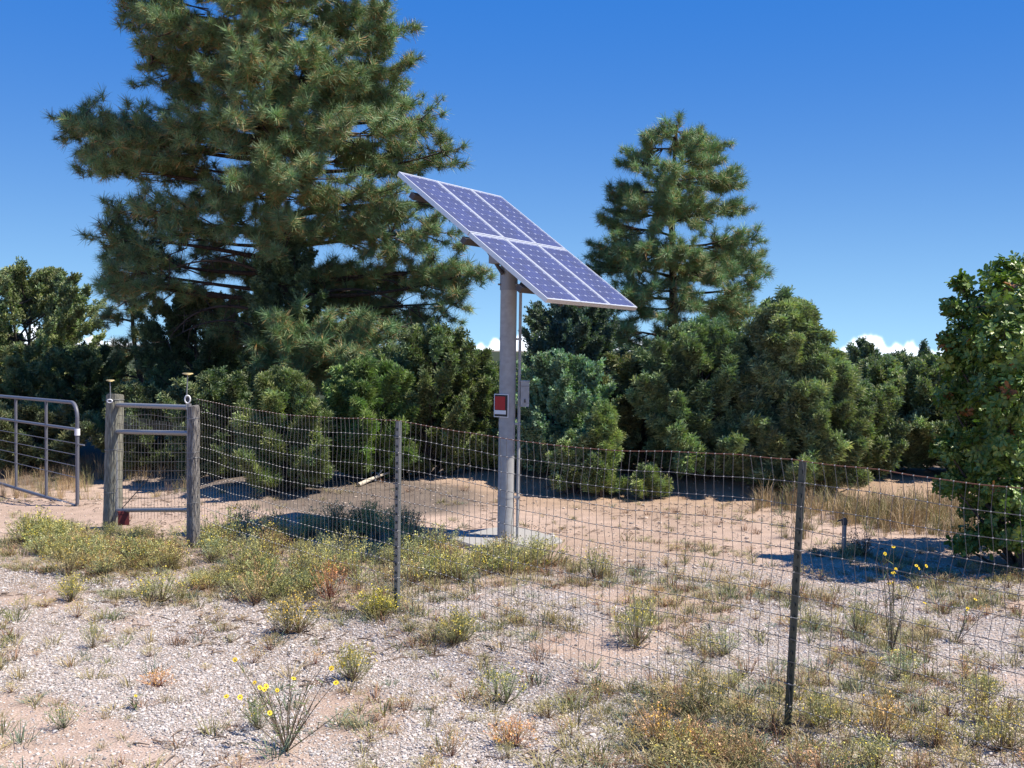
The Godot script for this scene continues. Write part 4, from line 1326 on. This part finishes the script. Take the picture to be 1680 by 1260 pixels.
# ---------------------------------------------------------------- uncounted ground cover
func loose_cover() -> void:
	# gravel
	R.seed = 5
	var where := [[] as Array[Transform3D], [] as Array[Transform3D], [] as Array[Transform3D]]
	var tint := [PackedColorArray(), PackedColorArray(), PackedColorArray()]
	for i in 300000:
		var d := 3.5 + 5.4 * pow(R.randf(), 1.45)
		var x := rnd(-1, 1) * (0.56 * d + 0.5)
		var g := gravelly(x, -d)
		if R.randf() > g * 0.97 + 0.03: continue
		var s := rnd(0.0019, 0.0052) * (1.0 + 0.05 * d)
		if R.randf() < 0.06: s *= 1.8
		var k := i % 3
		var b := Basis(Vector3.UP, rnd(0, TAU)) * Basis(Vector3.RIGHT, rnd(-0.5, 0.5))
		where[k].append(Transform3D(b.scaled_local(Vector3(s * rnd(0.8, 1.5), s * rnd(0.4, 0.8), s)), Vector3(x, hgt(x, -d) + s * 0.25, -d)))
		var v := rnd(0.30, 0.62)
		var pink := rnd(0.0, 0.16)
		if R.randf() < 0.12: v *= 0.5
		tint[k].append(Color(v, v * (0.95 - pink * 0.6), v * (0.905 - pink * 0.8)))
	for i in 14000:
		var d := rnd(7.5, 12.4)
		var x := rnd(-1, 1) * (0.56 * d + 0.5)
		if R.randf() > 0.35 + 0.9 * maxf(0.0, patches.get_noise_2d(x * 70.0, d * 70.0)): continue
		var s := rnd(0.004, 0.012)
		if R.randf() < 0.03: s *= 2.0
		where[i % 3].append(Transform3D(Basis(Vector3.UP, rnd(0, TAU)).scaled_local(Vector3(s * rnd(0.8, 1.5), s * rnd(0.4, 0.8), s)), Vector3(x, hgt(x, -d) + s * 0.2, -d)))
		var v := rnd(0.2, 0.6)
		tint[i % 3].append(Color(v, v * 0.82, v * 0.68))
	for k in 3:
		tag(many(self, "gravel", pebble(40 + k), M.stone, where[k], tint[k]), "loose pale gravel stones strewn over the yard", "", "", "stuff")
	# the dense band of weeds along the gate end of the fence
	var band := [[] as Array[Transform3D], [] as Array[Transform3D], [] as Array[Transform3D]]
	var bt := [PackedColorArray(), PackedColorArray(), PackedColorArray()]
	var mix := [MB.new(), MB.new(), MB.new()]
	for i in 600:
		var x := rnd(40, 900)
		var lo := lerpf(872, 898, clampf((x - 60) / 700.0, 0, 1))
		var hi := 985.0 - absf(x - 460.0) * 0.12 + 18.0 * patches.get_noise_1d(x * 2.0)
		if x < 160: hi = lerpf(900, 950, (x - 40) / 120.0)
		if x > 380 and x < 690: lo = 866.0
		var y := rnd(lo, hi)
		if absf(x - 318.0) < 26.0 and y > 893.0 and y < 950.0: continue
		var p := spot(x, y)
		if patches.get_noise_2d(p.x * 90.0, p.z * 90.0) < -0.24: continue
		if Vector2(p.x - 0.04, p.z + 8.82).length() < 0.62: continue
		var fade := smoothstep(900, 780, x)
		if R.randf() > 0.35 + 0.65 * fade: continue
		var k := [0, 2, 2, 2, 1, 0][R.randi() % 6] as int
		var s := rnd(0.5, 1.0) * (1.35 if R.randf() < 0.3 else 1.0)
		if x > 140 and x < 300 and y < 915: s *= 0.55
		if x > 380 and x < 690 and y < 895: s *= 1.3
		band[k].append(Transform3D(Basis(Vector3.UP, rnd(0, TAU)).scaled(Vector3(s, s * rnd(0.55, 0.95), s)), p))
		var g := rnd(0.8, 1.2)
		bt[k].append(Color(g * rnd(0.85, 1.1), g, g * rnd(0.8, 1.2)) if R.randf() > 0.18 else Color(g * 1.1, g * 0.75, g * 0.8))
	for i in 620:                                                # thinly over the rest of the gravel
		var d := 3.7 + 4.8 * pow(R.randf(), 1.1)
		var x := rnd(-1, 1) * (0.55 * d + 0.3)
		var den := patches.get_noise_2d(x * 60.0 + 50.0, d * 60.0)
		if den < 0.0 and R.randf() < 0.8: continue
		if x < -0.6 and R.randf() < 0.72: continue
		var k := [0, 2, 2][R.randi() % 3] as int
		var s := rnd(0.25, 0.6)
		band[k].append(Transform3D(Basis(Vector3.UP, rnd(0, TAU)).scaled(Vector3(s, s * rnd(0.45, 0.9), s)), Vector3(x, hgt(x, -d), -d)))
		var g := rnd(0.8, 1.25)
		var dry := R.randf()
		bt[k].append(Color(g * (1.0 + 0.5 * dry), g * (1.0 - 0.1 * dry), g))
	for i in 75:                                                # right foreground
		var p := spot(rnd(1080, 1690), rnd(1165, 1275))
		if R.randf() < 0.35: continue
		var k := [0, 2, 2, 1][R.randi() % 4] as int
		var s := rnd(0.4, 0.85)
		band[k].append(Transform3D(Basis(Vector3.UP, rnd(0, TAU)).scaled(Vector3(s, s * rnd(0.5, 0.9), s)), p))
		var g := rnd(0.75, 1.2)
		var dry := R.randf()
		bt[k].append(Color(g * (1.0 + 0.5 * dry), g * (1.0 - 0.12 * dry), g))
	for k in 3:
		var o := thing("ground_cover", "low yellow green snakeweed growing thickly along the fence and thinly over the gravel", "", Vector3.ZERO)
		o.set_meta("kind", "stuff")
		many(o, "stems", M["weed_stem%d" % k], M.weed, band[k], bt[k])
		var heads := PackedColorArray()
		for c in bt[k]: heads.append(Color(c.g * 0.9, c.g * 0.92, c.b * 1.3))
		many(o, "flower_heads", M["weed_head%d" % k], M.weed, band[k], heads)
	# short grass, green and straw coloured
	var gw: Array[Transform3D] = []
	var gt := PackedColorArray()
	for i in 17000:
		var d := 3.6 + 8.2 * pow(R.randf(), 1.2)
		var x := rnd(-1, 1) * (0.57 * d + 0.4)
		var den := patches.get_noise_2d(x * 55.0 - 20.0, d * 55.0) + 0.35 * exp(-pow((d - 7.6) / 0.8, 2.0)) * smoothstep(2.5, 0.0, x) + 0.14 * smoothstep(-0.6, 1.2, x) * smoothstep(9.5, 7.5, d) - 0.5 * smoothstep(8.3, 9.2, d) - 0.22 * smoothstep(-0.4, -1.4, x) * smoothstep(7.0, 6.3, d) - 0.10 * smoothstep(5.6, 4.6, d)
		if R.randf() > smoothstep(-0.10, 0.45, den) * 0.85 + 0.05: continue
		if Vector2(x - 0.04, -d + 8.82).length() < 0.6: continue
		var s := rnd(0.25, 0.9)
		gw.append(Transform3D(Basis(Vector3.UP, rnd(0, TAU)).scaled(Vector3(s * 1.3, s * rnd(0.25, 0.85), s * 1.3)), Vector3(x, hgt(x, -d), -d)))
		var c := Color(0.17, 0.19, 0.07).lerp(Color(0.42, 0.32, 0.16), pow(R.randf(), 0.9))
		if R.randf() < 0.15: c = Color(0.15, 0.20, 0.13)
		if R.randf() < 0.15: c = Color(0.26, 0.14, 0.08)
		gt.append(c)
	tag(many(self, "short_grass", M.blade, M.weed, gw, gt), "short thin grass, green to straw coloured, sparse over the yard", "", "", "stuff")
	# tall dry grass before the junipers on the right, and behind the pipe gate on the left
	gw = []
	gt = PackedColorArray()
	for i in 1500:
		if i < 1000 and i % 3 == 0: continue
		var x := rnd(1235, 1600)
		var y := rnd(832, 888)
		if i >= 1000:
			x = rnd(-30, 320); y = rnd(735, 790)
		var p := spot(x, y) if i < 1000 else below(at(x, y, rnd(11.8, 14.0)))
		if i < 1000 and patches.get_noise_2d(p.x * 50.0, p.z * 50.0) + rnd(-0.3, 0.3) < -0.08 + 0.3 * smoothstep(1330, 1240, x) + 0.3 * smoothstep(865, 890, y): continue
		if i >= 1000 and patches.get_noise_2d(p.x * 50.0, p.z * 50.0) + rnd(-0.25, 0.25) < 0.02: continue
		var s := rnd(0.3, 0.95) * (0.75 if i >= 1000 else 1.0)
		gw.append(Transform3D(Basis(Vector3.UP, rnd(0, TAU)).scaled(Vector3(s, s * rnd(0.7, 1.1), s)), p))
		gt.append([Color(0.46, 0.33, 0.18), Color(0.33, 0.22, 0.14), Color(0.25, 0.24, 0.10), Color(0.50, 0.37, 0.22)][R.randi() % 4] * rnd(0.7, 1.2))
	tag(many(self, "tall_dry_grass", M.tall_blade, M.weed, gw, gt), "tall golden dry grass in front of the junipers", "", "", "stuff")
	# fallen twigs and bits of bark on the ground
	gw = []
	gt = PackedColorArray()
	for i in 6500:
		var d := 3.6 + 9.0 * R.randf()
		var x := rnd(-1, 1) * (0.57 * d + 0.4)
		if patches.get_noise_2d(x * 45.0, d * 45.0 + 80.0) < 0.08: continue
		var l := rnd(0.02, 0.11)
		gw.append(Transform3D((Basis(Vector3.UP, rnd(0, TAU)) * Basis(Vector3.FORWARD, rnd(-0.15, 0.15))).scaled_local(Vector3(l, rnd(0.6, 1.4), rnd(0.6, 1.4))), Vector3(x, hgt(x, -d) + 0.008, -d)))
		gt.append(Color(0.16, 0.115, 0.085) * rnd(0.5, 1.6))
	var tw := MB.new()
	tw.tube(PackedVector3Array([Vector3(-0.5, 0, 0), Vector3(-0.1, 0.004, 0.003), Vector3(0.5, 0, 0)]), PackedFloat32Array([0.0028, 0.0032, 0.0016]), 4)
	tag(many(self, "twig_litter", tw.done(), M.stone, gw, gt), "small dead twigs scattered over sand and gravel", "", "", "stuff")
